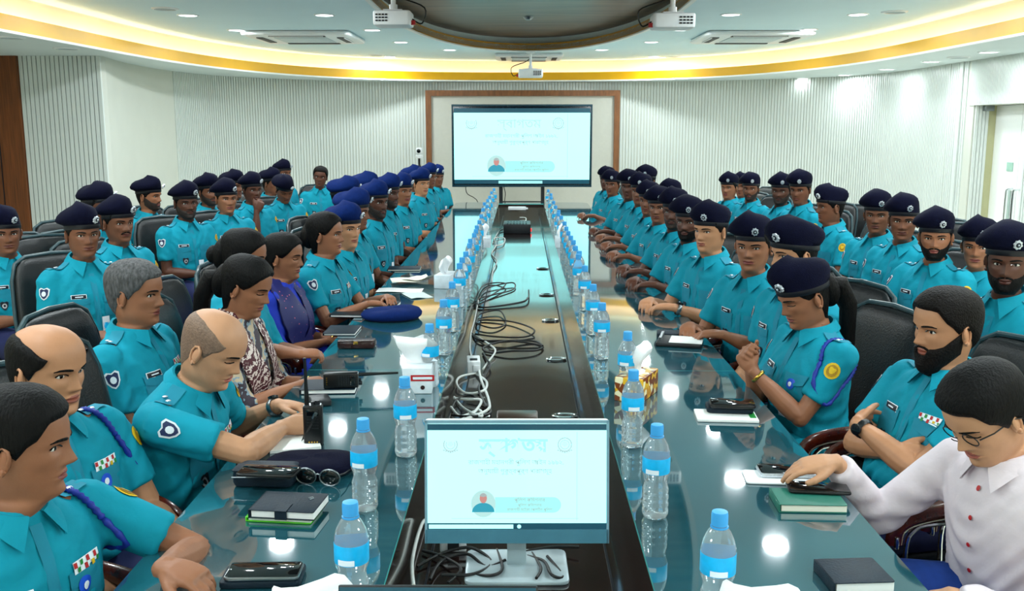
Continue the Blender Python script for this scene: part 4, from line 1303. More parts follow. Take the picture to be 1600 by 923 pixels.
def build_pass2(p, dg):
    lod = p['lod']; SP = p['SP']; HT = p['HT']; rg = p['rg']; arms = p['arms']; hs = p['hs']
    r = empty('person', p['root'], p['rot'], p['label'], 'person', p['group'])
    p['obj'] = r
    bm_ = bpy.data.meshes.new_from_object(p['t_body'].evaluated_get(dg))
    sh = bpy.data.meshes.new_from_object(p['t_shirt'].evaluated_get(dg))
    # body = arms/hands/yoke surface + head
    hb = MB(); head_mesh(hb, hs, lod, p['eyes'], p['brow']); xform(hb, HT)
    nv = len(bm_.vertices); co = np.empty(nv * 3); bm_.vertices.foreach_get('co', co)
    mb = MB(); mb.v = [tuple(q) for q in co.reshape(-1, 3).tolist()]
    mb.f = [tuple(f.vertices) for f in bm_.polygons]; mb.m = [0] * len(mb.f)
    if p['lod'] == 'n':      # fingernails would sit here; the surface itself stays continuous
        pass
    mb.add(hb.v, [], 0)
    mb.f += [tuple(i + nv for i in f) for f in hb.f]; mb.m += hb.m
    bro = p['hairmat'] if p['hairmat'] not in ('hair_grey', 'hair_thin') else 'hair_black'
    mb.build('body', ['skin%d' % p['skin'], 'lip%d' % p['skin'], 'eye_white', 'eye_dark', bro], r, smooth=60)
    bpy.data.meshes.remove(bm_)
    # shirt with a few real folds
    nv = len(sh.vertices); co = np.empty(nv * 3); sh.vertices.foreach_get('co', co); co = co.reshape(-1, 3)
    no = np.empty(nv * 3); sh.vertices.foreach_get('normal', no); no = no.reshape(-1, 3)
    ph = rg.uniform(0, 6)
    amp = .0055 * np.exp(-((co[:, 2] - (p['hz'] + .08)) / .12) ** 2) + .0020
    fold = np.sin(co[:, 2] * 95 + 9 * np.sin(co[:, 0] * 14 + ph) + co[:, 1] * 20 + ph) * np.sin(co[:, 0] * 17 + co[:, 2] * 11 + ph * 2)
    co = co + no * (amp * fold)[:, None]
    sh.vertices.foreach_set('co', co.ravel()); sh.shade_smooth()
    sh.materials.clear(); sh.materials.append(M[p['shirt']])
    sh.update()
    so = bpy.data.objects.new('shirt', sh); COL.objects.link(so); so.parent = r
    bvh = BVHTree.FromPolygons([tuple(q) for q in co.tolist()], [tuple(f.vertices) for f in sh.polygons])
    # collar: stand and two pointed flaps
    if 'no_collar' not in p['deco']:
        c = MB()
        rows_i, rows_o, rows_e = [], [], []
        K = 25
        for k in range(K):
            a = R(14 + (332) * k / (K - 1)); fa = abs(math.degrees(a) - 180) / 166
            tip = max(0, (fa - .72) / .28)
            top = .545 - .040 * fa; rr = .058 + .004 * fa
            x, y = rr * math.sin(a), -.010 + rr * math.cos(a) * (1.0 + .12 * fa)
            wid = .030 + .004 * fa
            rows_i.append(SP(x, y, top))
            rows_o.append(SP(x * (1.12), -.010 + (y + .010) * 1.14, top + .002))
            sx = math.copysign(1, x)
            rows_e.append(SP(x * 1.48 + sx * .030 * tip ** 1.2, -.010 + (y + .010) * 1.42 + .012 * tip, top - wid - .030 * tip))
        o = 0
        rows_b = [q + Vector((0, 0, -.004)) - (q - SP(0, -.01, .5)) * .05 for q in rows_e]
        for row in (rows_i, rows_o, rows_e, rows_b):
            c.v.extend([tuple(q) for q in row])
        for q in range(3):
            for k in range(K - 1):
                c.f.append((q * K + k, q * K + k + 1, (q + 1) * K + k + 1, (q + 1) * K + k)); c.m.append(0)
        for k in range(K - 1):
            c.f.append((3 * K + k, 3 * K + k + 1, k + 1, k)); c.m.append(0)
        c.build('collar', p['shirt'], so, smooth=50)
    fwd = SP(0, 1, 0) - SP(0, 0, 0); up = (SP(0, 0, 1) - SP(0, 0, 0)).normalized()
    D = p['deco']
    def chest(x, t, layers, name, mats):
        q = MB()
        if decal(q, bvh, SP(x, .15, t), -fwd, up, layers):
            q.build(name, mats, so, smooth=60); return True
    def sleeve(sx, layers, name, mats, frac=.24):
        _, S, E = arms[0 if sx > 0 else 1][:3]
        un = (E - S); c_ = S + un * frac
        out = Vector((sx * .72, .68, .15)); out = (out - un.normalized() * out.dot(un.normalized())).normalized()
        q = MB()
        if decal(q, bvh, c_ + out * .06, -out, -un, layers):
            q.build(name, mats, so, smooth=60)
    if 'uniform' in D:
        # placket with buttons, two pockets
        q = MB()
        decal(q, bvh, SP(0, .15, .28), -fwd, up, [([(-1, -1), (1, -1), (1, -.6), (1, -.2), (1, .2), (1, .6), (1, 1), (-1, 1), (-1, .6), (-1, .2), (-1, -.2), (-1, -.6)], .014, .17, 0, .0028)])
        if q.v: q.build('placket', 'trim_teal' if p['shirt'] == 'shirt_teal' else p['shirt'], so, smooth=60)
        if lod != 'f':
            for sx in (-1, 1):
                chest(sx * .085, .285, [(RECT, .047, .052, 0, .0025), ([(-1, .45), (0, .25), (1, .45), (1, 1.05), (0, 1.05), (-1, 1.05)], .049, .052, 0, .0050)], 'pocket', ['trim_teal'])
        sleeve(-1, [(disc_pts(14, 1, 1), .027, .030, 0, .003), (disc_pts(12, 1, 1), .019, .022, 1, .0045), (SHIELD, .012, .013, 0, .006)], 'sleeve_patch', ['yellow_patch', 'patch_inner'])
        sleeve(1, [(SHIELD, .027, .031, 0, .003), (SHIELD, .021, .025, 1, .0045), (disc_pts(10, 1, 1), .011, .013, 0, .006)], 'sleeve_patch', ['white_patch', 'navy_patch'])
        chest(.085, .345, [(RECT, .036, .0105, 1, .005), (RECT, .033, .0085, 0, .0062), (RECT, .018, .0022, 1, .0072)], 'name_plate', ['name_black', 'label_white'])
        chest(.082, .235, [(SHIELD, .020, .025, 0, .0055), (disc_pts(10, 1, 1), .012, .014, 1, .0070), (disc_pts(8, 1, 1), .006, .007, 0, .0082)], 'chest_badge', ['badge_dark', 'badge_silver'])
        # epaulettes
        for sx in (-1, 1):
            a0, a1 = SP(sx * .080, -.012, .60), SP(sx * .178, -.012, .60)
            q = MB(); vs = []
            for k in range(6):
                b_ = a0.lerp(a1, k / 5)
                for yy in (-.024, .024):
                    h, nrm, i_, ds = bvh.ray_cast(b_ + Vector((0, yy, 0)), -up, .5)
                    if h is None: h = b_ - up * .12 + Vector((0, yy, 0))
                    vs.append(tuple(h + up * .006))
            q.add(vs, [(2 * k, 2 * k + 1, 2 * k + 3, 2 * k + 2) for k in range(5)], 0)
            if 'rank' in D or lod != 'f':
                for k in (2.4, 3.3):
                    m_ = Vector(vs[4]).lerp(Vector(vs[9]), (k - 2) / 2); q.ball(m_ + up * .003, (.0075, .0085, .003), 6, 4, 1)
            q.build('epaulette', ['trim_teal', 'badge_silver'], so, smooth=60)
    if 'id' in D:
        chest(-.035, .20, [([(-1, -1), (1, -1), (1, 1), (-1, 1)], .020, .036, 0, .008), ([(-1, -1), (1, -1), (1, .2), (-1, .2)], .014, .024, 1, .0095)], 'id_card', ['label_white', 'bottle_label'])
    if 'ribbons' in D:
        chest(-.090, .355, [(RECT, .040, .012, 0, .005)] + [([(a_, b_), (a_ + .22, b_), (a_ + .22, b_ + .9), (a_, b_ + .9)], .040, .012, m_, .0065) for (a_, b_, m_) in ((-.98, .05, 1), (-.5, .05, 2), (0, .05, 1), (.55, .05, 1), (-.75, -.95, 2), (-.2, -.95, 1), (.3, -.95, 3), (.75, -.95, 2))], 'ribbon_bar', ['label_white', 'red', 'green', 'yellow_patch'])
    if 'bluebadge' in D:
        chest(-.075, .305, [(disc_pts(14, 1, 1), .020, .020, 0, .006), (disc_pts(10, 1, 1), .009, .009, 1, .0075)], 'round_badge', ['blue_badge', 'label_white'])
    if 'cord' in D:
        sx = -1; _, S, E = arms[1][:3]; pts = []
        c_ = S + Vector((-sx * .030, 0, -.012))
        for k in range(13):
            a = 2 * math.pi * k / 12
            dv = Vector((sx * (.10 - .35 * math.sin(a)), math.cos(a), math.sin(a))).normalized()
            h, nrm, i_, ds = bvh.ray_cast(c_ + dv * .3, -dv, .3)
            pts.append((h + dv * .006) if h is not None else c_ + dv * .085)
        q = MB(); q.tube(smooth_path([tuple(x_) for x_ in pts], 5), [.0055 + .0035 * (k % 2) for k in range(61)], 7)
        q.build('shoulder_cord', 'cord_blue', so, smooth=80)
    if 'buttons' in D:
        for t in (.43, .35, .27, .19, .11):
            chest(0, t, [(disc_pts(10, 1, 1), .006, .006, 0, .005)], 'button', ['red'])
    if 'scarf' in D or 'shawl' in D:
        m_ = 'scarf_maroon' if 'scarf' in D else 'shawl_navy'; wd = .075 if 'scarf' in D else .12
        for sx in ((1, -1) if 'scarf' in D else (1, -1)):
            q = MB(); rows = []
            N = 16
            for k in range(N):
                t = k / (N - 1)
                if t < .3:       # from the nape over the shoulder
                    s_ = t / .3; cx = sx * (.055 + .045 * s_); cy = -.085 + .11 * s_; ct = .50 + .05 * math.sin(s_ * math.pi) - .02 * s_
                    ring = []
                    for e in (-1, -.5, 0, .5, 1):
                        bp = SP(cx + sx * e * wd * .6, cy, .62)
                        h, nrm, i_, ds = bvh.ray_cast(bp, -up, .5)
                        if h is None: h = SP(cx, cy, .45)
                        ring.append(h + up * (.014 + .004 * math.cos(e * 7)))
                else:
                    s_ = (t - .3) / .7; cx = sx * (.10 - .055 * s_) if sx > 0 else sx * (.10 - .09 * s_); ct = .44 - .40 * s_
                    ring = []
                    for e in (-1, -.5, 0, .5, 1):
                        bp = SP(cx + sx * e * wd * (.6 + .4 * s_), .45, ct)
                        h, nrm, i_, ds = bvh.ray_cast(bp, -fwd, .6)
                        if h is None: h = SP(cx + sx * e * wd * .6, .12, ct)
                        ring.append(h + fwd * (.016 + .005 * math.cos(e * 9 + k)))
                rows.append(ring)
            vs = [tuple(x_) for g in rows for x_ in g]; off = [tuple(Vector(x_) * 1.0 - fwd * .006) for x_ in vs]
            nn = len(vs); fs = []
            for k in range(N - 1):
                for e in range(4):
                    a_ = k * 5 + e; fs += [(a_, a_ + 1, a_ + 6, a_ + 5), (nn + a_ + 1, nn + a_, nn + a_ + 5, nn + a_ + 6)]
            q.add(vs + off, fs); q.build('scarf', m_, r, smooth=80)
    # trousers
    if p['hips']:
        q = MB(); bel = p['belly']; ws = p['ws']; rings = []
        for (t, hw, hd_) in ((-.11, .13, .09), (-.07, .17, .125), (0, .172, .13), (.04, .169, .128), (.055, .166, .126)):
            rings.append([SP(hw * ws * math.cos(a) + 0, .012 + (hd_ + bel * .3) * math.sin(a), t) for a in [2 * math.pi * j / 18 for j in range(18)]])
        q.loft(rings)
        hzz = p['hz']; zk = .52
        for sx in (-1, 1):
            kx = sx * (.12 if not p['female'] else .09)
            kn = Vector((kx, .44, zk)); an = Vector((kx, .40 + rg.uniform(-.05, .05), .10))
            q.tube([(sx * .085, .0, hzz - .01), (sx * .092, .14, hzz - .005), (sx * .10, .28, .535), (kx, .40, .525), kn + Vector((0, .03, -.04)), kn + Vector((0, .01, -.16)), an + Vector((0, 0, .1)), an + Vector((0, 0, -.03))],
                   [.098, .095, .085, .076, .073, .064, .060, .064], 12)
            s_ = MB()
            rr = [[(an.x + w_ * math.cos(a), an.y + y_ + .0 * a, max(.004, z_ + h_ * math.sin(a))) for a in [2 * math.pi * j / 12 for j in range(12)]]
                  for (y_, w_, z_, h_) in ((-.08, .02, .045, .03), (-.06, .036, .05, .046), (0, .04, .05, .05), (.07, .044, .038, .036), (.14, .044, .03, .028), (.19, .03, .025, .022), (.205, .01, .022, .012))]
            s_.loft(rr); s_.build('shoe', 'plastic_black', r, smooth=60)
        to = q.build('trousers', p['legs'], r, smooth=60)
        if lod == 'n':
            b = MB(); b.loft([[SP((.172 * ws + e) * math.cos(a), .012 + (.131 + bel * .5 + e) * math.sin(a), t) for a in [2 * math.pi * j / 24 for j in range(24)]] for (t, e) in ((.03, .002), (.032, .006), (.062, .006), (.064, .002))], cap=False)
            b.build('belt', 'plastic_black', to)
    # hair, beard, beret
    if p['hair']:
        h = hair_mesh(hs, p['hair'], lod, p['hthick'] if not p['hat'] else .0045, .03)
        if p['hair'] == 'woman':
            h.ball((0, -.095, .10), (.060, .045, .075), 14, 10)
            if 'ponytail' in D:
                h.tube([(0, -.10, .12), (0, -.15, .09), (.0, -.165, .0), (.0, -.15, -.12), (0, -.13, -.22)], [.022, .04, .036, .03, .012], 10)
            else:
                h.ball((0, -.135, .085), (.042, .034, .042), 12, 8)
        xform(h, HT); h.build('hair', p['hairmat'], r, smooth=80)
    if p['beard']:
        th, lg, full = p['beard']
        b = beard_mesh(hs, lod, th, lg, full); xform(b, HT); b.build('beard' if full != 'm' else 'moustache', 'hair_stubble' if th < .0045 else p['hairmat'], r, smooth=80)
    if p['hat']:
        sd = rg.randrange(100)
        b = beret_mesh(lod, sd, rg.uniform(.98, 1.10)); xform(b, HT); bo = b.build('beret', [p['hat'], 'band_black'], r, smooth=80)
        a = R(-22 if True else 0); q = MB()
        c = Vector((.083 * 1.12 * math.sin(a), -.006 + .103 * 1.14 * math.cos(a), .156 + .040)); n_ = Vector((math.sin(a), math.cos(a), .0)).normalized(); u_ = Vector((0, 0, 1)) + n_ * .35; rt = n_.cross(u_).normalized(); u_.normalize()
        def ell(rx, ry, lift, mi, pts):
            vs = [tuple(HT(c + n_ * (lift + .012))), ] + [tuple(HT(c + n_ * (lift + .006) + rt * (x_ * rx) + u_ * (y_ * ry))) for (x_, y_) in pts]
            nn = len(pts); vs += [tuple(HT(c - n_ * .004 + rt * (x_ * rx) + u_ * (y_ * ry))) for (x_, y_) in pts]
            q.add(vs, [(0, 1 + j, 1 + (j + 1) % nn) for j in range(nn)] + [(1 + j, 1 + nn + j, 1 + nn + (j + 1) % nn, 1 + (j + 1) % nn) for j in range(nn)], mi)
        star = [((1 if k % 2 == 0 else .8) * math.cos(2 * math.pi * k / 16 + .2), (1 if k % 2 == 0 else .8) * math.sin(2 * math.pi * k / 16 + .2)) for k in range(16)]
        ell(.0165, .021, 0, 0, star)
        if lod != 'f': ell(.009, .011, .003, 1, disc_pts(10, 1, 1)); ell(.004, .005, .006, 0, disc_pts(8, 1, 1))
        q.build('cap_badge', ['badge_silver', 'badge_dark'], bo, smooth=30)
    if 'glasses' in D:
        q = MB()
        for sx in (-1, 1):
            ex = sx * .0315; ey = hs.front_at(ex, .112) + .016
            q.tube([(ex + .021 * math.cos(a) * 1.1, ey - .2 * abs(ex + .021 * math.cos(a)) * .25 + .002, .110 + .0155 * math.sin(a)) for a in [2 * math.pi * k / 16 for k in range(17)]], .0016, 6)
            q.tube([(sx * .055, ey - .006, .114), (sx * .072, .05, .116), (sx * .077, -.008, .114), (sx * .077, -.03, .100)], .0018, 6)
        q.tube([(-.010, hs.front_at(.0, .112) + .010, .113), (0, hs.front_at(0, .112) + .013, .115), (.010, hs.front_at(.0, .112) + .010, .113)], .0015, 6)
        xform(q, HT); q.build('glasses', 'plastic_black', r)
    # wristwatch on the left wrist / bracelet
    if 'watch' in D or 'bracelet' in D or 'rwatch' in D:
        sx, S, E, T, hd, nr, curl = arms[0 if 'rwatch' in D else 1]
        f = (T - E).normalized(); c = T - f * .028; e1 = (nr - f * nr.dot(f)).normalized(); e2 = f.cross(e1)
        q = MB(); n = 18; k_ = .86 if p['female'] else 1
        q.loft([[c + f * (.010 * math.cos(b_) * (.6 if 'bracelet' in D else 1)) + (e1 * math.cos(2 * math.pi * j / n) + e2 * math.sin(2 * math.pi * j / n)) * ((.0305 * k_ + .0025 * math.sin(b_))) for j in range(n)] for b_ in [2 * math.pi * i / 6 for i in range(6)]], closed=True)
        wm = 'gold' if 'bracelet' in D else ('steel' if 'steel' in D else 'plastic_black')
        wo = q.build('bracelet' if 'bracelet' in D else 'wristwatch', wm, r)
        if 'bracelet' not in D:
            d_ = MB(); d_.loft([[c + e1 * (.030 * k_ + h_) + (f * math.cos(2 * math.pi * j / n) + e2 * math.sin(2 * math.pi * j / n)) * rr for j in range(n)] for (h_, rr) in ((0, .017), (.008, .018), (.0095, .014))])
            d_.build('watch_face', ['watch_face'], wo)
    # chair
    if p['chair']:
        cx, cy = p['chair_off']; ca, sa = math.cos(p['rot']), math.sin(p['rot'])
        x, y = p['root'].x + cx * ca - (cy - .03) * sa, p['root'].y + cx * sa + (cy - .03) * ca
        place_chair(x, y, p['body'], p['chair_label'] or ('black chair of the ' + p['label']), 'conference chairs')

# ------------------------------------------------------------------ who sits where
U = ('uniform',)
UI = ('uniform', 'id')
UR = ('uniform', 'ribbons', 'bluebadge')
# near left side of the table
person('black-haired officer leaning in at the lower left corner', 60, 706, -1.0, -24, 12, pitch=6, lod='n', pose='knee', lean=9, skin=0, hat=None, hair='short', hthick=.012, brow=1.1,
       deco=('uniform', 'ribbons', 'bluebadge', 'cord', 'rank'), belly=.02, w=1.08, group='seated officers',
       targets={1: dict(w=at_z(256, 886, .81), d=(.85, -.25, -.12), n=(0, 0, 1), curl=30, pole=(.5, .5, -.42))})
person('smiling balding officer just behind the lower left corner officer', 92, 590, -1.18, -28, -18, pitch=8, lod='n', pose='knee', lean=2, skin=3, hat=None, hair='bald', hthick=.008,
       deco=('uniform', 'ribbons', 'bluebadge', 'cord', 'rank'), belly=.03, w=1.05, group='seated officers')
person('bald officer bending over the table and writing on a pad', 345, 560, -0.90, -8, -10, pitch=27, lod='n', pose='table', lean=22, skin=5, hat=None, hair='bald', hthick=.003, hairmat='hair_thin', eyes='down',
       deco=('uniform', 'ribbons', 'rank', 'watch', 'steel'), belly=.05, w=1.1, group='seated officers', jaw=1.08,
       targets={0: dict(w=at_z(440, 668, .795), d=(.8, .35, .05), n=(-.2, -.55, .8), curl=52, pole=(.2, -1, -.1)), 1: dict(w=at_z(438, 632, .80), d=(.9, -.25, .0), n=(0, .3, 1), curl=48, pole=(-.2, .6, -.6))})
person('grey-haired officer sitting upright in profile behind the writing officer', 226, 466, -1.36, -8, -6, pitch=5, lod='n', pose='lap', lean=0, skin=0, hat=None, hair='short', hairmat='hair_grey', hthick=.011,
       deco=('uniform', 'ribbons', 'bluebadge', 'rank'), belly=.04, w=1.1, group='seated officers', jaw=1.08)
person('woman in maroon patterned scarf looking down at a phone', 396, 458, -1.02, -8, -10, pitch=20, lod='n', pose='phone', lean=8, skin=0, hat=None, hair='woman', hthick=.012, eyes='down', female=True, shirt='kurta_grey', legs='kurta_grey',
       sleeves='half', deco=('no_collar', 'scarf', 'ponytail', 'bracelet'), group='seated women')
person('woman in teal mostly hidden behind the maroon scarf woman', 392, 408, -1.17, -8, -2, pitch=14, lod='m', pose='phone', lean=6, skin=0, hat=None, hair='woman', hthick=.012, eyes='down', female=True, sleeves='half',
       deco=('no_collar',), group='seated women', targets={0: dict(w=at_z(470, 553, .82), d=(.9, .3, .0), n=(0, -.3, 1), curl=45)})
person('woman in royal blue tunic and dark patterned shawl', 453, 407, -1.14, -8, -8, pitch=6, lod='n', pose='lap', lean=4, skin=0, hat=None, hair='woman', hthick=.012, eyes='down', female=True, shirt='royal_blue', legs='royal_blue',
       sleeves='half', deco=('no_collar', 'shawl', 'bracelet'), group='seated women')
person('bareheaded woman officer with black hair and silver badge, in profile', 518, 371, -1.02, -14, -8, pitch=2, lod='n', pose='table', lean=6, skin=0, hat=None, hair='woman', hthick=.013, female=True, deco=('uniform', 'ribbons', 'rank', 'ponytail'), group='seated women', w=1.1)
# left front row, beyond the women
BB = dict(hat='beret_blue')
def row(lst, **kw):
    for it in lst:
        d = dict(kw); d.update(it[-1]); person(*it[:-1], **d)

row([
    ('officer in blue beret half hidden right behind the bareheaded woman officer', 546, 362, -1.0, -20, -38, dict(lod='m', skin=3, pose='lap', deco=UI)),
    ('officer behind him whose face is hidden by the second blue beret', 561, 336, -1.06, -15, -10, dict(lod='m', skin=1, pose='knee', deco=UI)),
    ('officer leaning back with the highest blue beret at the table', 546, 312, -1.27, -12, 2, dict(lod='m', skin=2, pose='lap', deco=U)),
    ('dark-bearded officer looking down the left table row', 592, 320, -1.0, -20, -40, dict(lod='m', skin=2, beard=(.004, 0, True), deco=UI)),
    ('officer showing only a blue beret behind the dark-bearded officer', 575, 305, -1.17, -12, 4, dict(lod='f', skin=2, deco=U)),
    ('dark-faced officer in the middle of the left table row', 611, 306, -1.03, -15, -30, dict(skin=2, beard=(.004, 0, True), deco=U)),
    ('officer facing the camera two seats past the dark-faced one', 632, 302, -1.0, -25, -50, dict(skin=0, deco=U)),
    ('officer leaning back with a tall beret near the left table end', 649, 284, -1.12, -10, -25, dict(skin=1, deco=U)),
    ('pale-faced officer third from the far left table end', 661, 290, -0.98, -25, -48, dict(skin=3, deco=U)),
    ('officer half hidden second from the far left table end', 673, 279, -1.04, -20, -40, dict(skin=1, deco=U)),
    ('last officer of the left table row, nearest the display', 685, 279, -1.06, -40, -62, dict(skin=1, deco=UI)),
], **BB)
# left rows along the wall
row([
    ('officer with silver badge beret at the left picture edge', 10, 370, -2.85, -38, -52, dict(lod='m', skin=1, pose='lap', deco=('uniform', 'watch', 'steel'))),
    ('officer staring at the camera beside the leftmost one', 133, 372, -2.2, -40, -48, dict(lod='m', skin=1, pose='lap2', deco=UI)),
    ('mustached officer with blue and white sleeve shield behind the staring officer', 190, 353, -2.3, -32, -38, dict(lod='m', skin=1, pose='lap', beard=(.006, 0, 'm'), deco=UI)),
    ('officer whose beret alone shows behind the mustached officer', 160, 328, -2.62, -30, -20, dict(lod='f', skin=2, deco=U)),
    ('tall officer with short beard turned right by the left wall', 239, 310, -2.95, -25, -10, dict(lod='m', skin=0, beard=(.004, 0, True), pose='arms', deco=('uniform', 'id', 'watch'))),
    ('dark officer with chin beard beside the tall turned one', 293, 321, -2.42, -40, -50, dict(lod='m', skin=2, beard=(.004, 0, True), deco=UI)),
    ('bearded officer half hidden behind the pale officer leaning back', 329, 303, -2.62, -35, -42, dict(lod='f', skin=1, beard=(.004, 0, True), deco=U)),
    ('pale older officer leaning back with hands together', 356, 314, -2.28, -45, -55, dict(lod='m', skin=0, lean=-4, deco=('uniform', 'rank'), belly=.02)),
    ('officer with a tall beret just behind the pale older officer', 369, 294, -2.68, -30, -30, dict(skin=1, deco=U)),
    ('officer resting his chin on his hand in the left rear row', 397, 300, -2.34, -40, -46, dict(skin=2, pose='chin', deco=U)),
    ('officer looking right with beret tilted, behind the head-bowed officer', 428, 289, -2.5, -20, -22, dict(skin=1, deco=U)),
    ('rearmost officer with the highest beret by the left wall', 446, 273, -2.72, -25, -40, dict(skin=1, deco=U)),
    ('officer with bowed head reading in his lap', 446, 302, -2.2, -50, -60, dict(skin=1, pitch=30, eyes='down', deco=UI)),
    ('bareheaded young officer alone near the far left wall', 500, 279, -2.3, -75, -85, dict(skin=2, hat=None, hair='short', hthick=.012, roll=-6, deco=UI)),
], group='seated officers')
# right front row
row([
    ('officer with pink lips and tall navy beret at the right', 1104, 366, .98, 210, 222, dict(lod='m', skin=3, pose='table', deco=('uniform', 'id', 'watch', 'steel'))),
    ('bearded officer in navy beret just past the leading right-row officer', 1074, 351, 1.0, 210, 238, dict(lod='m', skin=2, beard=(.005, 0, True), pose='table', deco=UI)),
    ('officer third from the front in the right table row of berets', 1053, 335, 1.0, 208, 240, dict(lod='m', skin=2, beard=(.003, 0, True), pose='table', deco=UI)),
    ('square-faced officer in the middle of the right table row', 1028, 328, 1.0, 210, 245, dict(lod='m', skin=1, pose='table', deco=UI)),
    ('officer showing only a leaning beret behind the square-faced officer', 1046, 311, 1.30, 205, 235, dict(skin=2, deco=U)),
    ('officer half hidden left of the square-faced officer', 1012, 317, 1.0, 208, 238, dict(skin=1, pose='table', deco=UI)),
    ('officer peering round his neighbour in the far right table row', 999, 302, 1.0, 208, 238, dict(skin=1, pose='table', deco=U)),
    ('officer showing mostly a beret in the far right table row', 1008, 286, 1.2, 205, 235, dict(skin=1, deco=U)),
    ('dark officer second from the far end of the right table row', 982, 295, .97, 215, 245, dict(skin=2, pose='table', deco=UI)),
    ('last officer of the right table row resting arms on the glass', 955, 291, .96, 215, 242, dict(skin=1, pose='table', deco=U)),
    ('officer hidden behind the last one of the right table row', 946, 283, 1.0, 210, 238, dict(skin=2, deco=U)),
    ('young officer in navy beret looking straight at the camera', 1174, 392, 1.06, 215, 240, dict(lod='m', skin=0, pose='table', lean=8, deco=UI)),
    ('officer in profile partly hidden by the woman in navy beret', 1229, 405, 1.1, 205, 196, dict(lod='m', skin=3, pose='lap', deco=('uniform', 'id', 'watch'), beard=(.003, 0, True))),
], group='seated officers')
person('woman officer in navy beret with clasped hands and yellow sleeve patch', 1246, 474, 1.0, 197, 196, pitch=22, lod='n', pose='clasp_up', lean=2, skin=0, hair='woman', hthick=.010, eyes='down', female=True, legs='shirt_teal', w=1.08,
       deco=('uniform', 'id', 'cord', 'rank', 'bluebadge', 'bracelet', 'ponytail'), group='seated women')
person('bareheaded man with full dark beard and folded arms', 1462, 522, 1.26, 195, 194, pitch=6, lod='n', pose='cross', lean=-3, skin=3, hat=None, hair='fade', hthick=.013, beard=(.011, .028, True), hairmat='hair_brown',
       deco=('uniform', 'rank', 'ribbons', 'watch'), belly=.03, w=1.12, group='seated officers')
person('man in pale shirt and glasses reaching for a phone', 1528, 668, 1.10, 196, 200, pitch=34, lod='n', pose='knee', lean=14, skin=5, hat=None, hair='short', hthick=.016, eyes='down', shirt='pale_shirt', legs='jeans_blue', sleeves='long',
       deco=('buttons', 'glasses'), w=.98, group='seated civilians',
       targets={0: dict(w=at_z(1306, 722, .845), d=(-.97, .05, -.12), n=(0, -.1, 1), curl=16, pole=(.1, .3, -.8))})
# right row along the wall
row([
    ('leftmost officer of the right rear row with slanting beret', 1137, 296, 2.1, 200, 232, dict(skin=0, deco=U)),
    ('officer hidden behind the round-faced bearded one in the right rear row', 1158, 294, 2.45, 200, 235, dict(skin=1, deco=U)),
    ('round-faced officer with beard stubble in the right rear row', 1172, 298, 2.2, 210, 244, dict(skin=1, beard=(.003, 0, True), deco=UI)),
    ('bearded officer left of the tallest in the right rear row', 1219, 302, 2.2, 205, 240, dict(skin=2, beard=(.004, 0, True), deco=UI)),
    ('tallest officer of the right rear row looking down', 1248, 300, 2.2, 205, 232, dict(skin=1, pitch=10, deco=U)),
    ('officer in strict left profile in the right rear row', 1290, 327, 2.15, 190, 186, dict(lod='m', skin=1, pose='knee', lean=8, deco=UI)),
    ('officer sitting sideways with ID card, left of the upright gazing officer', 1370, 341, 2.2, 210, 240, dict(lod='m', skin=1, deco=UI)),
    ('upright officer gazing at the camera in the right rear row', 1411, 350, 2.2, 212, 246, dict(lod='m', skin=1, deco=('uniform', 'id', 'watch', 'steel'))),
    ('officer with trimmed beard and name plate in the right rear row', 1461, 377, 2.15, 212, 244, dict(lod='m', skin=0, beard=(.005, 0, True), pose='knee', deco=U)),
    ('officer with wide beret between two bearded ones at the right', 1527, 391, 2.38, 208, 236, dict(lod='m', skin=0, deco=U)),
    ('bearded officer at the right picture edge', 1574, 418, 1.85, 205, 238, dict(lod='m', skin=2, beard=(.005, 0, True), deco=('uniform', 'cord', 'watch'))),
], group='seated officers')

for p_ in PEOPLE:
    build_pass1(p_)
bpy.context.view_layer.update()
_dg = bpy.context.evaluated_depsgraph_get()
for p_ in PEOPLE:
    build_pass2(p_, _dg)
for o in TMP:
    me = o.data; bpy.data.objects.remove(o); bpy.data.meshes.remove(me)

# empty chairs
EC = [('empty black chair against the left wall beside the wooden panel', 50, 365, -3.0, -40), ('empty black chair in front of the white slats at the left', 100, 362, -2.75, -40),
      ('empty black chair by the left wall behind the staring officer', 128, 335, -3.1, -35), ('empty black chair between the tall turned officer and the dark one', 257, 315, -3.0, -30),
      ('empty black chair behind the round-faced officer on the right', 1199, 302, 2.65, 205), ('empty black chair right of the tallest officer', 1276, 312, 2.6, 205),
      ('empty black chair behind the profile officer on the right', 1318, 318, 2.75, 208), ('empty black chair left of the two seated officers by the right wall', 1358, 328, 2.85, 208),
      ('empty black chair behind the upright gazing officer', 1440, 328, 2.9, 208), ('empty black chair by the wall left of the doors', 1466, 338, 2.85, 208),
      ('empty black chair behind the trimmed-beard officer', 1500, 385, 2.6, 208)]
for (lb, u, v, x, a) in EC:
    if x == 0:
        continue
    q = at_x(u, v, x)
    place_chair(x, q.y, a, lb, 'conference chairs', 0)

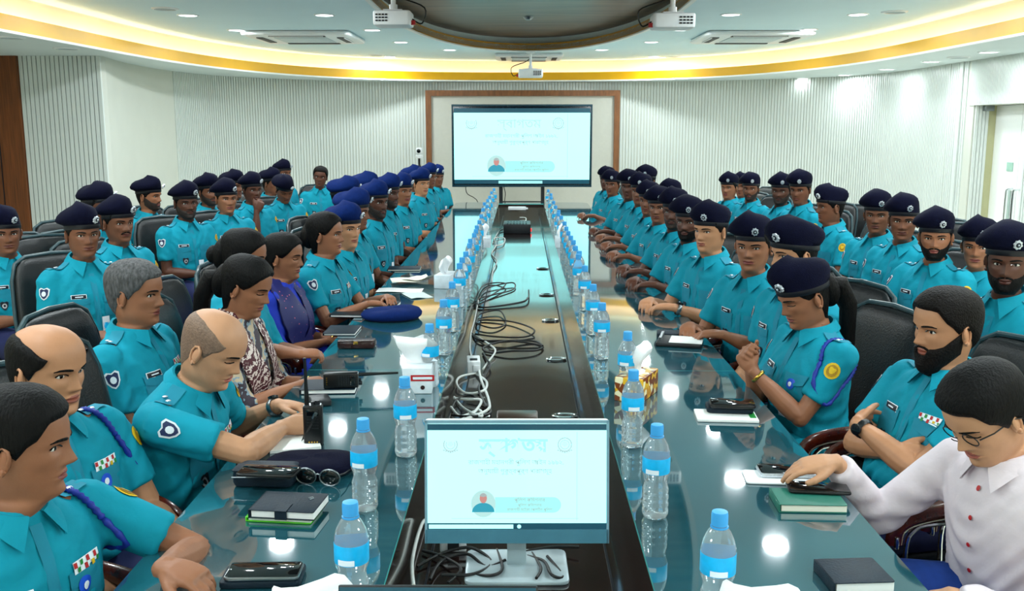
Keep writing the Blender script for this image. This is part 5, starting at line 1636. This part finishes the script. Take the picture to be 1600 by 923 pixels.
# ------------------------------------------------------------------ water bottles
TZ = TABLE_Z + .0008
def make_bottle():
    r = empty('water_bottle')
    b = MB()
    b.lathe([(.0, .004), (.020, .002), (.029, .003), (.0325, .012), (.0325, .022), (.0305, .026), (.0325, .031), (.0325, .040), (.0305, .044), (.0325, .049), (.0325, .058), (.0305, .062), (.0320, .067), (.0320, .076),
             (.0290, .084), (.0275, .092), (.0290, .101), (.0325, .110), (.0335, .116), (.0335, .160), (.0330, .168), (.0290, .184), (.0215, .199), (.0150, .208), (.0135, .214), (.0135, .219)], n=20)
    b.build('flask', 'bottle_plastic', r, smooth=70)
    l = MB(); l.lathe([(.0338, .118), (.0342, .119), (.0342, .157), (.0338, .158)], n=20, cap=False); lo = l.build('label', 'bottle_label', r, smooth=70)
    w = MB(); n = 20
    for k in range(1):       # pale lettering panel
        a0, a1 = k * 1.57 - .5, k * 1.57 + .5
        vs = []
        for j in range(5):
            a = a0 + (a1 - a0) * j / 4
            for z in (.1195, .131): vs.append((.0345 * math.cos(a), .0345 * math.sin(a), z))
        w.add(vs, [(2 * j, 2 * j + 2, 2 * j + 3, 2 * j + 1) for j in range(4)])
    w.build('label_print', 'label_white', lo)
    c = MB(); c.lathe([(.0150, .211), (.0160, .212), (.0160, .232), (.0148, .2375), (.0, .2385)], n=18); c.build('cap', 'bottle_cap', r, smooth=40)
    k_ = MB(); k_.lathe([(.0150, .206), (.0172, .2065), (.0172, .2095), (.0150, .210)], n=18, cap=False); k_.build('neck_ring', 'bottle_cap', r)
    return r


B0 = make_bottle(); b_used = [False]
def bottle(u, v, label, group):
    p = at_z(u, v, TABLE_Z + .238)
    o = B0 if not b_used[0] else copy_tree(B0)
    b_used[0] = True
    p.x = min(max(p.x, -.82), .82)
    if 0 > p.x > GL - .036: p.x = GL - .036
    if 0 <= p.x < GR + .036: p.x = GR + .036
    o.location = (p.x, p.y, TZ); o.rotation_euler = (0, 0, -1.57 + random.uniform(-.5, .5)); tag(o, label, 'bottle', group)

GBL, GBR = 'water bottles left of the trough', 'water bottles right of the trough'
for (u, v, lb) in ((547, 784, 'water bottle nearest the laptop on the left tabletop'), (567, 654, 'water bottle beside the navy beret and walkie-talkie on the left'), (632, 589, 'water bottle in front of the white tissue box'),
                   (671, 506, 'water bottle just behind the white tissue box'), (693, 468, 'water bottle right of the blue beret on the left tabletop')):
    bottle(u, v, lb, GBL)
for (u, v, lb) in ((1125, 799, 'water bottle nearest the camera on the right tabletop'), (1027, 663, 'water bottle right of the monitor on the right tabletop'), (990, 578, 'water bottle in front of the yellow tissue box'),
                   (981, 518, 'water bottle just behind the yellow tissue box'), (941, 473, 'water bottle left of the folder with white paper on the right tabletop')):
    bottle(u, v, lb, GBR)
for k, (u, v) in enumerate(sorted([(707, 440), (718, 411), (728, 393), (722, 402), (735, 373), (742, 364), (745, 352), (749, 344), (752, 335), (738, 380), (755, 325), (757, 316), (761, 320), (765, 306), (768, 299), (772, 294), (748, 358), (762, 311)], key=lambda q: q[1])):
    bottle(u, v, '%s water bottle from the far end of the row left of the trough' % ORD[k], GBL)
for k, (u, v) in enumerate(sorted([(927, 444), (914, 415), (904, 397), (905, 392), (896, 375), (892, 368), (888, 361), (882, 346), (877, 337), (873, 328), (868, 321), (865, 314), (861, 302), (856, 296), (899, 384), (885, 354), (870, 332), (858, 307)], key=lambda q: q[1])):
    bottle(u, v, '%s water bottle from the far end of the row right of the trough' % ORD[k], GBR)

# ------------------------------------------------------------------ tissue boxes
def tissue_box(x, y, rz, m, label, size=(.21, .11, .085), red=False, flop=0.0):
    r = empty('tissue_box', (x, y, TZ), rz, label, 'tissue box', 'tissue boxes on the table')
    w, d, h = size
    b = MB(); b.rbox((0, 0, h / 2), (w, d, h), .004, seg=2); bo = b.build('carton', m, r, smooth=30)
    s_ = MB(); s_.lathe([(.001, h + .0006), (.05, h + .0006), (.05, h + .0012), (.001, h + .0012)], n=16); so = s_.build('opening', 'plastic_white', r); so.scale = (1.2, .5, 1)
    if red:
        for (yy, xx) in ((-d / 2 - .001, 0),):
            q = MB(); q.box((.02, yy, h * .62), (.085, .002, .022)); qo = q.build('red_label', 'red', bo, smooth=False)
            q = MB(); q.box((.02, yy - .0015, h * .62), (.07, .002, .009)); q.build('label_print', 'label_white', bo, smooth=False)
            q = MB(); q.lathe([(.008, 0), (.008, .002), (0, .002)], n=12); q.build('round_mark', 'wallet_brown', bo, loc=(.02, yy, h * .25), rot=(R(90), 0, 0))
    t = MB(); rg = random.Random(int(x * 1000)); N = 9
    rings = []
    for k in range(7):
        f = k / 6; wd = .03 + .038 * math.sin(f * 2.2); hh = h - .004 + .095 * f
        ring = []
        for j in range(14):
            a = 2 * math.pi * j / 14
            rr = wd * (1 + .28 * math.sin(3 * a + k * .5) + .15 * math.sin(5 * a + rg.uniform(-.3, .3)))
            ring.append((rr * math.cos(a) + flop * f * f, .42 * rr * math.sin(a) + .01 * math.sin(f * 5), hh + .014 * math.sin(2 * a + 1) * f))
        rings.append(ring)
    t.loft(rings); t.build('tissue', 'tissue', r, smooth=80)

p = at_z(655, 604, TABLE_Z); tissue_box(p.x, p.y, R(2), 'tissue_white_box', 'white tissue box with a red label on the left tabletop', (.105, .20, .095), True, -.03)
p = at_z(990, 618, TABLE_Z); tissue_box(p.x + .01, p.y, R(64), 'tissue_yellow_box', 'yellow floral tissue box with a tissue pulled up on the right tabletop', (.19, .10, .085), False, .02)
p = at_z(697, 447, TABLE_Z); tissue_box(p.x, p.y, R(80), 'tissue_white_box', 'white tissue box farther along the left bottle row', (.20, .10, .08), False, -.02)
p = at_z(757, 385, TABLE_Z); tissue_box(p.x, p.y, R(90), 'tissue_white_box', 'small white tissue box near the far end of the left bottle row', (.20, .10, .08))
p = at_z(877, 385, TABLE_Z); tissue_box(p.x, p.y, R(90), 'tissue_white_box', 'small white tissue box near the far end of the right bottle row', (.20, .10, .08))
tissue_box(-.372, 1.56, R(20), 'tissue_white_box', 'white tissue box left of the laptop, cut by the bottom edge', (.20, .11, .075))
tissue_box(.405, 1.56, R(-15), 'tissue_white_box', 'white tissue box right of the small laptop, cut by the bottom edge', (.20, .11, .075), flop=.01)

# ------------------------------------------------------------------ things lying on the glass
def slab(name, u, v, dims, rz, m, label, cat, z=TZ, r=.008, parts=()):
    p = at_z(u, v, z)
    o = empty(name, (p.x, p.y, z), R(rz), label, cat)
    b = MB(); b.rbox((0, 0, dims[2] / 2), dims, r); b.build('body' if name not in ('notebook', 'notepad') else 'cover', m, o)
    return o


def phone(u, v, rz, label, z=TZ, m='plastic_black', case=None, size=(.075, .158, .009)):
    p = at_z(u, v, z + .005); o = empty('smartphone', (p.x, p.y, z), R(rz), label, 'phone')
    b = MB(); b.rbox((0, 0, size[2] / 2), size, .011); b.build('case', case or m, o)
    s_ = MB(); s_.rbox((0, 0, size[2] + .0004), (size[0] - .006, size[1] - .006, .0012), .008); s_.build('screen', 'screen_black', o)
    c = MB(); c.lathe([(.002, 0), (.002, .0006), (0, .0006)], n=8); c.build('camera_hole', 'steel', o, loc=(0, size[1] / 2 - .009, size[2] + .0008))
    return o


def notebook(u, v, rz, dims, cover, label, z=TZ, strap=False, paper='paper'):
    p = at_z(u, v, z + dims[2]); o = empty('notebook', (p.x, p.y, z), R(rz), label, 'notebook')
    w, d, h = dims; e = .0025
    for (zz, nm) in ((e / 2, 'back_cover'), (h - e / 2, 'front_cover')):
        b = MB(); b.rbox((0, 0, zz), (w, d, e), .006); b.build(nm, cover, o)
    pg = MB(); pg.box((.003, 0, h / 2), (w - .008, d - .008, h - 2 * e - .0004)); pg.build('pages', paper, o, smooth=False)
    sp = MB(); sp.rbox((-w / 2 + .0015, 0, h / 2), (.004, d, h), .0018); sp.build('spine', cover, o)
    if strap:
        s_ = MB(); s_.box((.0, -d / 2 + .02, h + .001), (.03, .05, .002)); s_.box((.0, -d / 2 - .001, h / 2), (.03, .002, h)); s_.build('strap', cover, o, smooth=False)
        l = MB(); l.tube([(w * .25, d * .2, h + .001), (w * .29, d * .14, h + .001), (w * .33, d * .2, h + .001), (w * .31, d * .26, h + .001), (w * .25, d * .2, h + .001)], .0012, 5); l.build('embossing', 'steel', o)
    return o


def lying_beret(u, v, rz, m, label, size=(.30, .23, .05)):
    p = at_z(u, v, TZ); o = empty('beret', (p.x, p.y, TZ), R(rz), label, 'beret')
    q = MB(); n = 30; rings = []
    for (s_, h) in ((.55, 0), (.86, .002), (.99, .35), (1.0, .55), (.93, .8), (.72, .97), (.4, 1.02), (.1, .98)):
        ring = []
        for j in range(n):
            a = 2 * math.pi * j / n; x = math.cos(a); y = math.sin(a)
            ring.append((size[0] / 2 * s_ * x, size[1] / 2 * s_ * y, size[2] * h * (.85 + .3 * (.5 + .5 * x)) + (.003 * math.sin(3 * a) if h > .3 else 0)))
        rings.append(ring)
    q.loft(rings); q.build('crown', m, o, smooth=80)
    b = MB(); b.loft([[(size[0] / 2 * s_ * math.cos(a), size[1] / 2 * s_ * math.sin(a), z) for a in [2 * math.pi * j / n for j in range(n)]] for (s_, z) in ((.60, .001), (.88, .001), (.90, .006), (.62, .006))], closed=True)
    b.build('band', 'band_black', o)
    return o

lying_beret(612, 497, 8, 'beret_blue', 'blue beret lying on the left tabletop before the woman officer', (.31, .26, .052))
lying_beret(486, 733, -6, 'beret_navy', 'navy beret lying on the left tabletop behind the black notebook', (.27, .20, .038))


def radio(o):
    a = MB(); a.rbox((0, 0, .062), (.058, .034, .124), .007); a.build('casing', 'plastic_black', o)
    k = MB(); k.tube([(-.018, 0, .12), (-.018, 0, .15), (-.0185, 0, .20), (-.019, 0, .27)], [.0075, .007, .005, .0042], 8); k.build('antenna', 'plastic_black', o)
    n = MB(); n.lathe([(.008, .122), (.008, .138), (.0, .139)], (.014, 0, 0), 12); n.build('volume_knob', 'plastic_dark', o)
    n = MB(); n.lathe([(.006, .122), (.006, .134), (.0, .135)], (.0, 0, 0), 12); n.build('channel_knob', 'plastic_dark', o)
    t = MB(); t.box((0, 0, .1245), (.05, .026, .003)); t.build('top_plate', 'steel', o, smooth=False)
    g = MB()
    for i in range(5): g.box((0, -.0175, .055 + i * .009), (.034, .002, .004))
    g.build('speaker_grille', 'plastic_dark', o, smooth=False)
    s_ = MB(); s_.rbox((0, -.018, .105), (.036, .003, .02), .003); s_.build('display', 'screen_black', o)
    c = MB()
    for i in range(4): c.lathe([(.0025, 0), (.0025, .001), (0, .001)], (-.012 + i * .008, -.0, .0), 6)
    c.build('contacts', 'gold', o, rot=(math.pi / 2, 0, 0), loc=(0, -.0172, .012))
    cl = MB(); cl.box((0, .021, .085), (.02, .006, .06)); cl.build('belt_clip', 'plastic_dark', o, smooth=False)
    return o

p = at_z(491, 694, TABLE_Z); o = empty('two_way_radio', (p.x, p.y, TZ), R(4), 'black walkie-talkie standing upright beside the writing pad', 'radio', 'walkie-talkies'); radio(o)
nb = notebook(515, 600, 4, (.20, .15, .018), 'leather_navy', 'dark notebook with white sheets under the lying walkie-talkie', paper='paper')
p = at_z(506, 606, TABLE_Z + .02)
o = empty('two_way_radio', (p.x, p.y, TZ + .0185 + .0295), 0, 'black walkie-talkie lying on its side on a notebook', 'radio', 'walkie-talkies'); radio(o); o.rotation_euler = (0, R(90), R(8))
pp = at_z(500, 632, TABLE_Z); slab('card_reader', 500, 630, (.07, .09, .022), 20, 'plastic_dark', 'small dark pouch with a silver rim behind the upright walkie-talkie', 'pouch')

# writing pad under the pen hand
p = at_z(458, 690, TABLE_Z); o = empty('notepad', (p.x, p.y, TZ), R(18), 'white writing pad under the hand of the bald officer', 'notepad')
b = MB(); b.box((0, 0, .004), (.15, .19, .008)); b.build('sheets', 'paper', o, smooth=False)
b = MB(); b.box((0, .09, .0045), (.152, .014, .010)); b.build('binding', 'plastic_dark', o, smooth=False)
p = at_z(470, 655, .84); o = empty('pen', (p.x, p.y, TZ + .009), R(-30), 'slim black pen held over the writing pad', 'pen')
b = MB(); b.tube([(0, 0, .002), (.012, 0, .018), (.06, 0, .09)], [.001, .0042, .0042], 8); b.build('barrel', 'plastic_black', o)
b = MB(); b.tube([(.050, .0, .0815), (.062, 0, .0995)], .0052, 8); b.build('pen_cap', 'steel', o)

# pouch with phone, sunglasses
o = slab('leather_pouch', 418, 752, (.165, .105, .045), -3, 'leather_navy', 'dark leather pouch carrying a phone, left of the sunglasses', 'pouch', r=.02)
fl = MB(); fl.rbox((0, -.02, .046), (.163, .062, .004), .008); fl.build('flap', 'leather_navy', o)
zp = MB(); zp.tube([(-.08, -.0535, .030), (0, -.0545, .033), (.08, -.0535, .030)], .0015, 6); zp.build('zip', 'steel', o)
phone(420, 736, 86, 'phone lying face up on the dark leather pouch', TZ + .0505)
p = at_z(497, 757, TABLE_Z); o = empty('sunglasses', (p.x, p.y, TZ), R(-10), 'dark sunglasses between the leather pouch and the bottle', 'sunglasses')
for sx in (-1, 1):
    l = MB(); l.ball((sx * .034, 0, .022), (.027, .005, .021), 16, 8); l.build('lens', 'screen_black', o)
    f = MB(); f.tube([(sx * .034 + .029 * math.cos(a), -.001, .022 + .0225 * math.sin(a)) for a in [2 * math.pi * k / 18 for k in range(19)]], .002, 6); f.build('rim', 'steel', o)
    t = MB(); t.tube([(sx * .062, 0, .03), (sx * .066, .03, .025), (sx * .06, .12, .012), (sx * .058, .135, .003)], .002, 6); t.build('temple', 'plastic_black', o)
t = MB(); t.tube([(-.008, 0, .026), (0, .001, .030), (.008, 0, .026)], .002, 6); t.build('bridge', 'steel', o)

notebook(445, 797, -6, (.165, .10, .012), 'lime', 'lime green notebook under the black strapped diary')
notebook(452, 783, -6, (.165, .125, .022), 'leather_navy', 'black strapped diary lying on a lime green notebook', TZ + .0125, strap=True)
o = slab('phone_case', 412, 905, (.17, .085, .016), 4, 'leather_navy', 'flat dark case under the silver-edged phone at the bottom left', 'case')
phone(413, 892, 92, 'silver-edged phone at the bottom edge left of the laptop', TZ + .0165, case='steel')

# clutch, papers and notebooks farther along the left
o = slab('clutch_wallet', 558, 542, (.165, .085, .034), 2, 'wallet_brown', 'shiny brown clutch wallet on the left tabletop', 'wallet', r=.016)
f = MB(); f.rbox((0, -.02, .0345), (.16, .05, .003), .008); f.build('flap', 'wallet_brown', o)
c = MB(); c.rbox((0, -.043, .028), (.02, .004, .012), .002); c.build('clasp', 'gold', o)
notebook(535, 514, 0, (.15, .19, .012), 'leather_navy', 'thin notebook with white edge left of the blue beret', paper='paper')
notebook(545, 488, -4, (.17, .13, .014), 'plastic_dark', 'open dark organiser behind the thin notebook on the left')
notebook(592, 474, -4, (.21, .16, .016), 'leather_navy', 'navy folder under loose papers on the left tabletop')
def sheet(u, v, w, d, rz, m, label, z=TZ, fold=0.0):
    p = at_z(u, v, z); o = empty('paper_sheet', (p.x, p.y, z), R(rz), label, 'paper', 'loose papers on the left tabletop')
    q = MB(); n = 8; vs = []
    for k in range(n + 1):
        t = k / n; zz = fold * max(0, (t - .5)) ** 1.5 * 2 + .003 * math.sin(t * 6)
        for y in (-d / 2, d / 2): vs.append((-w / 2 + w * t, y, zz + .004))
    m_ = len(vs); vs += [(x, y, z_ - .0012) for (x, y, z_) in vs]
    fs = []
    for k in range(n):
        a = 2 * k; fs += [(a, a + 2, a + 3, a + 1), (m_ + a + 1, m_ + a + 3, m_ + a + 2, m_ + a), (a, m_ + a, m_ + a + 2, a + 2), (a + 1, a + 3, m_ + a + 3, m_ + a + 1)]
    fs += [(0, 1, m_ + 1, m_), (m_ - 2, m_ - 2 + m_, 2 * m_ - 1, m_ - 1)]
    q.add(vs, fs); q.build('sheet', m, o, smooth=60)
sheet(625, 454, .27, .14, 0, 'paper', 'flat white sheet stack under the folded cream papers')
sheet(640, 438, .23, .19, 12, 'paper_cream', 'cream sheet fanned open on the left tabletop', TZ + .012, .03)
sheet(660, 436, .20, .17, -28, 'paper_cream', 'folded cream sheet pointing toward the bottles', TZ + .020, .05)
sheet(652, 462, .13, .19, 24, 'paper_pale', 'pale green sheet lying flat right of the white stack')
notebook(632, 418, 2, (.22, .17, .012), 'leather_navy', 'dark folder with pale edge beyond the cream papers', paper='paper_cream')

# right tabletop
o = slab('document_folder', 1062, 536, (.20, .18, .016), -14, 'plastic_dark', 'open black folder holding white paper on the right tabletop', 'folder')
q = MB(); q.rbox((.03, -.01, .019), (.145, .14, .004), .003); q.build('white_paper', 'paper', o)
q = MB(); q.box((-.085, .04, .018), (.012, .14, .02)); q.build('spine_clip', 'steel', o, smooth=False)
slab('leather_case', 1048, 524, (.13, .10, .018), -8, 'leather_navy', 'dark flat case lying behind the open folder', 'case', TZ, .01)
p = at_z(1134, 652, TABLE_Z); o = empty('paper_pad', (p.x, p.y, TZ), R(-4), 'white paper pad under two stacked black wallets', 'paper')
q = MB(); q.rbox((0, 0, .005), (.20, .12, .010), .004); q.build('sheets', 'paper', o)
q = MB(); q.box((.085, .0, .0105), (.02, .07, .001)); q.build('green_tab', 'green', o, smooth=False)
slab('wallet', 1139, 641, (.155, .085, .020), -6, 'leather_navy', 'lower black wallet stacked on the white pad', 'wallet', TZ + .0108, .012)
phone(1144, 632, 84, 'black phone on top of the stacked wallet', TZ + .0312, size=(.078, .15, .016))
p = at_z(1200, 748, TABLE_Z); sheet_o = empty('tissue_sheet', (p.x + .03, p.y, TZ), R(-5), 'folded white tissue under the phone being touched', 'tissue')
q = MB(); q.rbox((0, 0, .003), (.19, .10, .006), .01); q.build('folded_sheet', 'tissue', sheet_o)
phone(1228, 737, 88, 'phone in a pale case under the reaching hand', TZ + .0065, case='badge_silver', size=(.078, .155, .014))
notebook(1262, 775, -2, (.17, .115, .022), 'book_green', 'green-topped notebook with black edge and white pages', paper='paper_cream')
phone(1278, 762, 84, 'black phone lying on the green notebook', TZ + .0225)
notebook(1334, 890, 4, (.13, .115, .026), 'leather_navy', 'black diary with white page edges at the right table edge')

# ------------------------------------------------------------------ cables and boxes in the trough
def cable(pts, rad, m, label, name='cable', zz=.008):
    P3 = []
    for k, q in enumerate(pts):
        w = at_z(q[0], q[1], TROUGH_Z + zz); w.x = min(max(w.x, GL + .012), GR - .012); P3.append((w.x, w.y, TROUGH_Z + zz + .006 * (k % 3)))
    b = MB(); path = smooth_path(P3, 6); b.tube(path, rad, 6)
    tag(b.build(name, m, smooth=80), label, 'cable', 'cables in the trough')

cable([(738, 468), (760, 452), (800, 444), (802, 452), (770, 462), (740, 470), (748, 480), (800, 476), (824, 470), (826, 453)], .005, 'wire_black', 'black cable looped at the far middle of the trough')
cable([(740, 472), (775, 458), (790, 446), (770, 442), (750, 450), (738, 476), (760, 480), (815, 474), (824, 468)], .005, 'wire_black', 'second black cable coiled with the far looped one')
cable([(744, 502), (750, 492), (780, 488), (790, 505), (770, 514), (745, 508), (752, 500), (800, 504), (834, 518), (822, 526), (780, 528), (742, 525)], .005, 'wire_black', 'black cable loop lying across the middle of the trough')
cable([(738, 520), (750, 533), (800, 536), (846, 540), (838, 549), (800, 552), (768, 551), (755, 545), (790, 536), (835, 533), (848, 542)], .0055, 'wire_black', 'widest black cable loop in the trough')
cable([(755, 552), (762, 565), (766, 575), (755, 592), (748, 610), (760, 640)], .0055, 'wire_black', 'short black cable hanging past the white socket box')
cable([(700, 655), (712, 628), (735, 622), (760, 632), (765, 648), (735, 655), (705, 648)], .005, 'wire_black', 'black cable coil behind the monitor')
cable([(722, 480), (745, 470), (742, 500), (736, 520), (734, 545), (736, 560)], .0045, 'wire_white', 'white cable running along the left trough side')
cable([(750, 582), (720, 590), (710, 604), (728, 614), (756, 612), (760, 600), (745, 585)], .0055, 'wire_white', 'white cable looped below the socket box')
cable([(700, 622), (730, 626), (752, 630), (740, 645), (722, 658), (760, 646), (764, 626), (752, 596), (748, 580)], .006, 'wire_white', 'thick white cable crossing behind the monitor')
cable([(705, 620), (725, 640), (752, 655), (748, 640), (720, 652), (700, 640)], .005, 'wire_white', 'white cable zigzag behind the monitor')
cable([(740, 522), (765, 540), (774, 552), (762, 566), (755, 578)], .005, 'wire_white', 'white cable arriving at the socket box')
cable([(768, 440), (770, 424), (776, 410), (768, 396), (775, 384), (772, 374), (788, 372), (786, 382), (772, 386)], .006, 'wire_white', 'white cable tangle at the far left of the trough')
cable([(765, 380), (780, 362), (800, 358), (815, 356), (822, 342), (812, 341)], .006, 'wire_white', 'white cable running to the white adapter')
cable([(646, 915), (640, 880), (650, 835), (668, 812), (700, 840)], .005, 'wire_white', 'white cable bending left of the monitor')
for k, pts in enumerate(([(652, 885), (690, 868), (735, 862), (768, 878), (740, 900), (690, 905)], [(672, 905), (690, 880), (730, 872), (760, 885), (790, 878)], [(776, 858), (785, 890), (772, 905), (740, 898)],
                         [(822, 868), (850, 880), (862, 905), (880, 900), (855, 872)], [(830, 862), (845, 890), (838, 910)], [(800, 866), (860, 858), (905, 861)], [(660, 860), (690, 872), (720, 895), (700, 910)])):
    cable(pts, .0042, 'wire_black', ['black cable curling left of the monitor foot', 'inner black cable coil left of the monitor foot', 'black cable beside the monitor neck', 'black cable loop right of the monitor foot',
                                     'short black cable right of the monitor neck', 'thin black cable under the right of the monitor', 'black cable crossing the left trough corner'][k])
p = at_z(740, 580, TROUGH_Z); o = empty('socket_box', (p.x, p.y, TROUGH_Z + .001), R(4), 'white power socket box in the trough with cables', 'socket')
q = MB(); q.rbox((0, 0, .03), (.06, .13, .06), .006); q.build('housing', 'plastic_white', o)
q = MB(); q.rbox((0, -.02, .061), (.035, .035, .004), .004); q.build('socket_face', 'plastic_dark', o)
q = MB(); q.rbox((.01, -.066, .03), (.03, .01, .03), .004); q.build('plug', 'plastic_white', o)
p = at_z(708, 857, TROUGH_Z); o = empty('power_adapter', (p.x, p.y, TROUGH_Z + .001), R(5), 'white power adapter under the left of the monitor', 'adapter')
q = MB(); q.rbox((0, 0, .02), (.07, .05, .04), .006); q.build('housing', 'plastic_white', o)
q = MB(); q.box((0, -.03, .02), (.03, .012, .02)); q.build('plug', 'plastic_dark', o, smooth=False)
p = at_z(808, 362, TROUGH_Z); o = empty('network_switch', (p.x, p.y, TROUGH_Z + .001), 0, 'black audio mixer box with buttons at the far end of the trough', 'mixer')
q = MB(); q.rbox((0, 0, .05), (.29, .42, .1), .01); q.build('housing', 'plastic_dark', o)
for i in range(7):
    for j in range(4):
        q = MB(); q.box((-.10 + i * .033, -.16 + j * .09, .102), (.014, .03, .008)); q.build('button', 'steel' if j % 2 else 'plastic_black', o, smooth=False)
q = MB(); q.box((.15, -.1, .03), (.01, .03, .03)); q.build('red_light', mat('red_glow', '#ff2020', .4, var=0, emit='#ff2020', estr=2.0), o, smooth=False)
p = at_z(808, 341, TROUGH_Z); o = empty('power_adapter', (p.x, p.y, TROUGH_Z + .105), R(-2), 'long white adapter lying on the black mixer box', 'adapter')
q = MB(); q.rbox((0, 0, .02), (.22, .06, .04), .008); q.build('housing', 'plastic_white', o)
q = MB(); q.box((.12, -.01, .02), (.03, .02, .02)); q.build('plug', 'plastic_white', o, smooth=False)
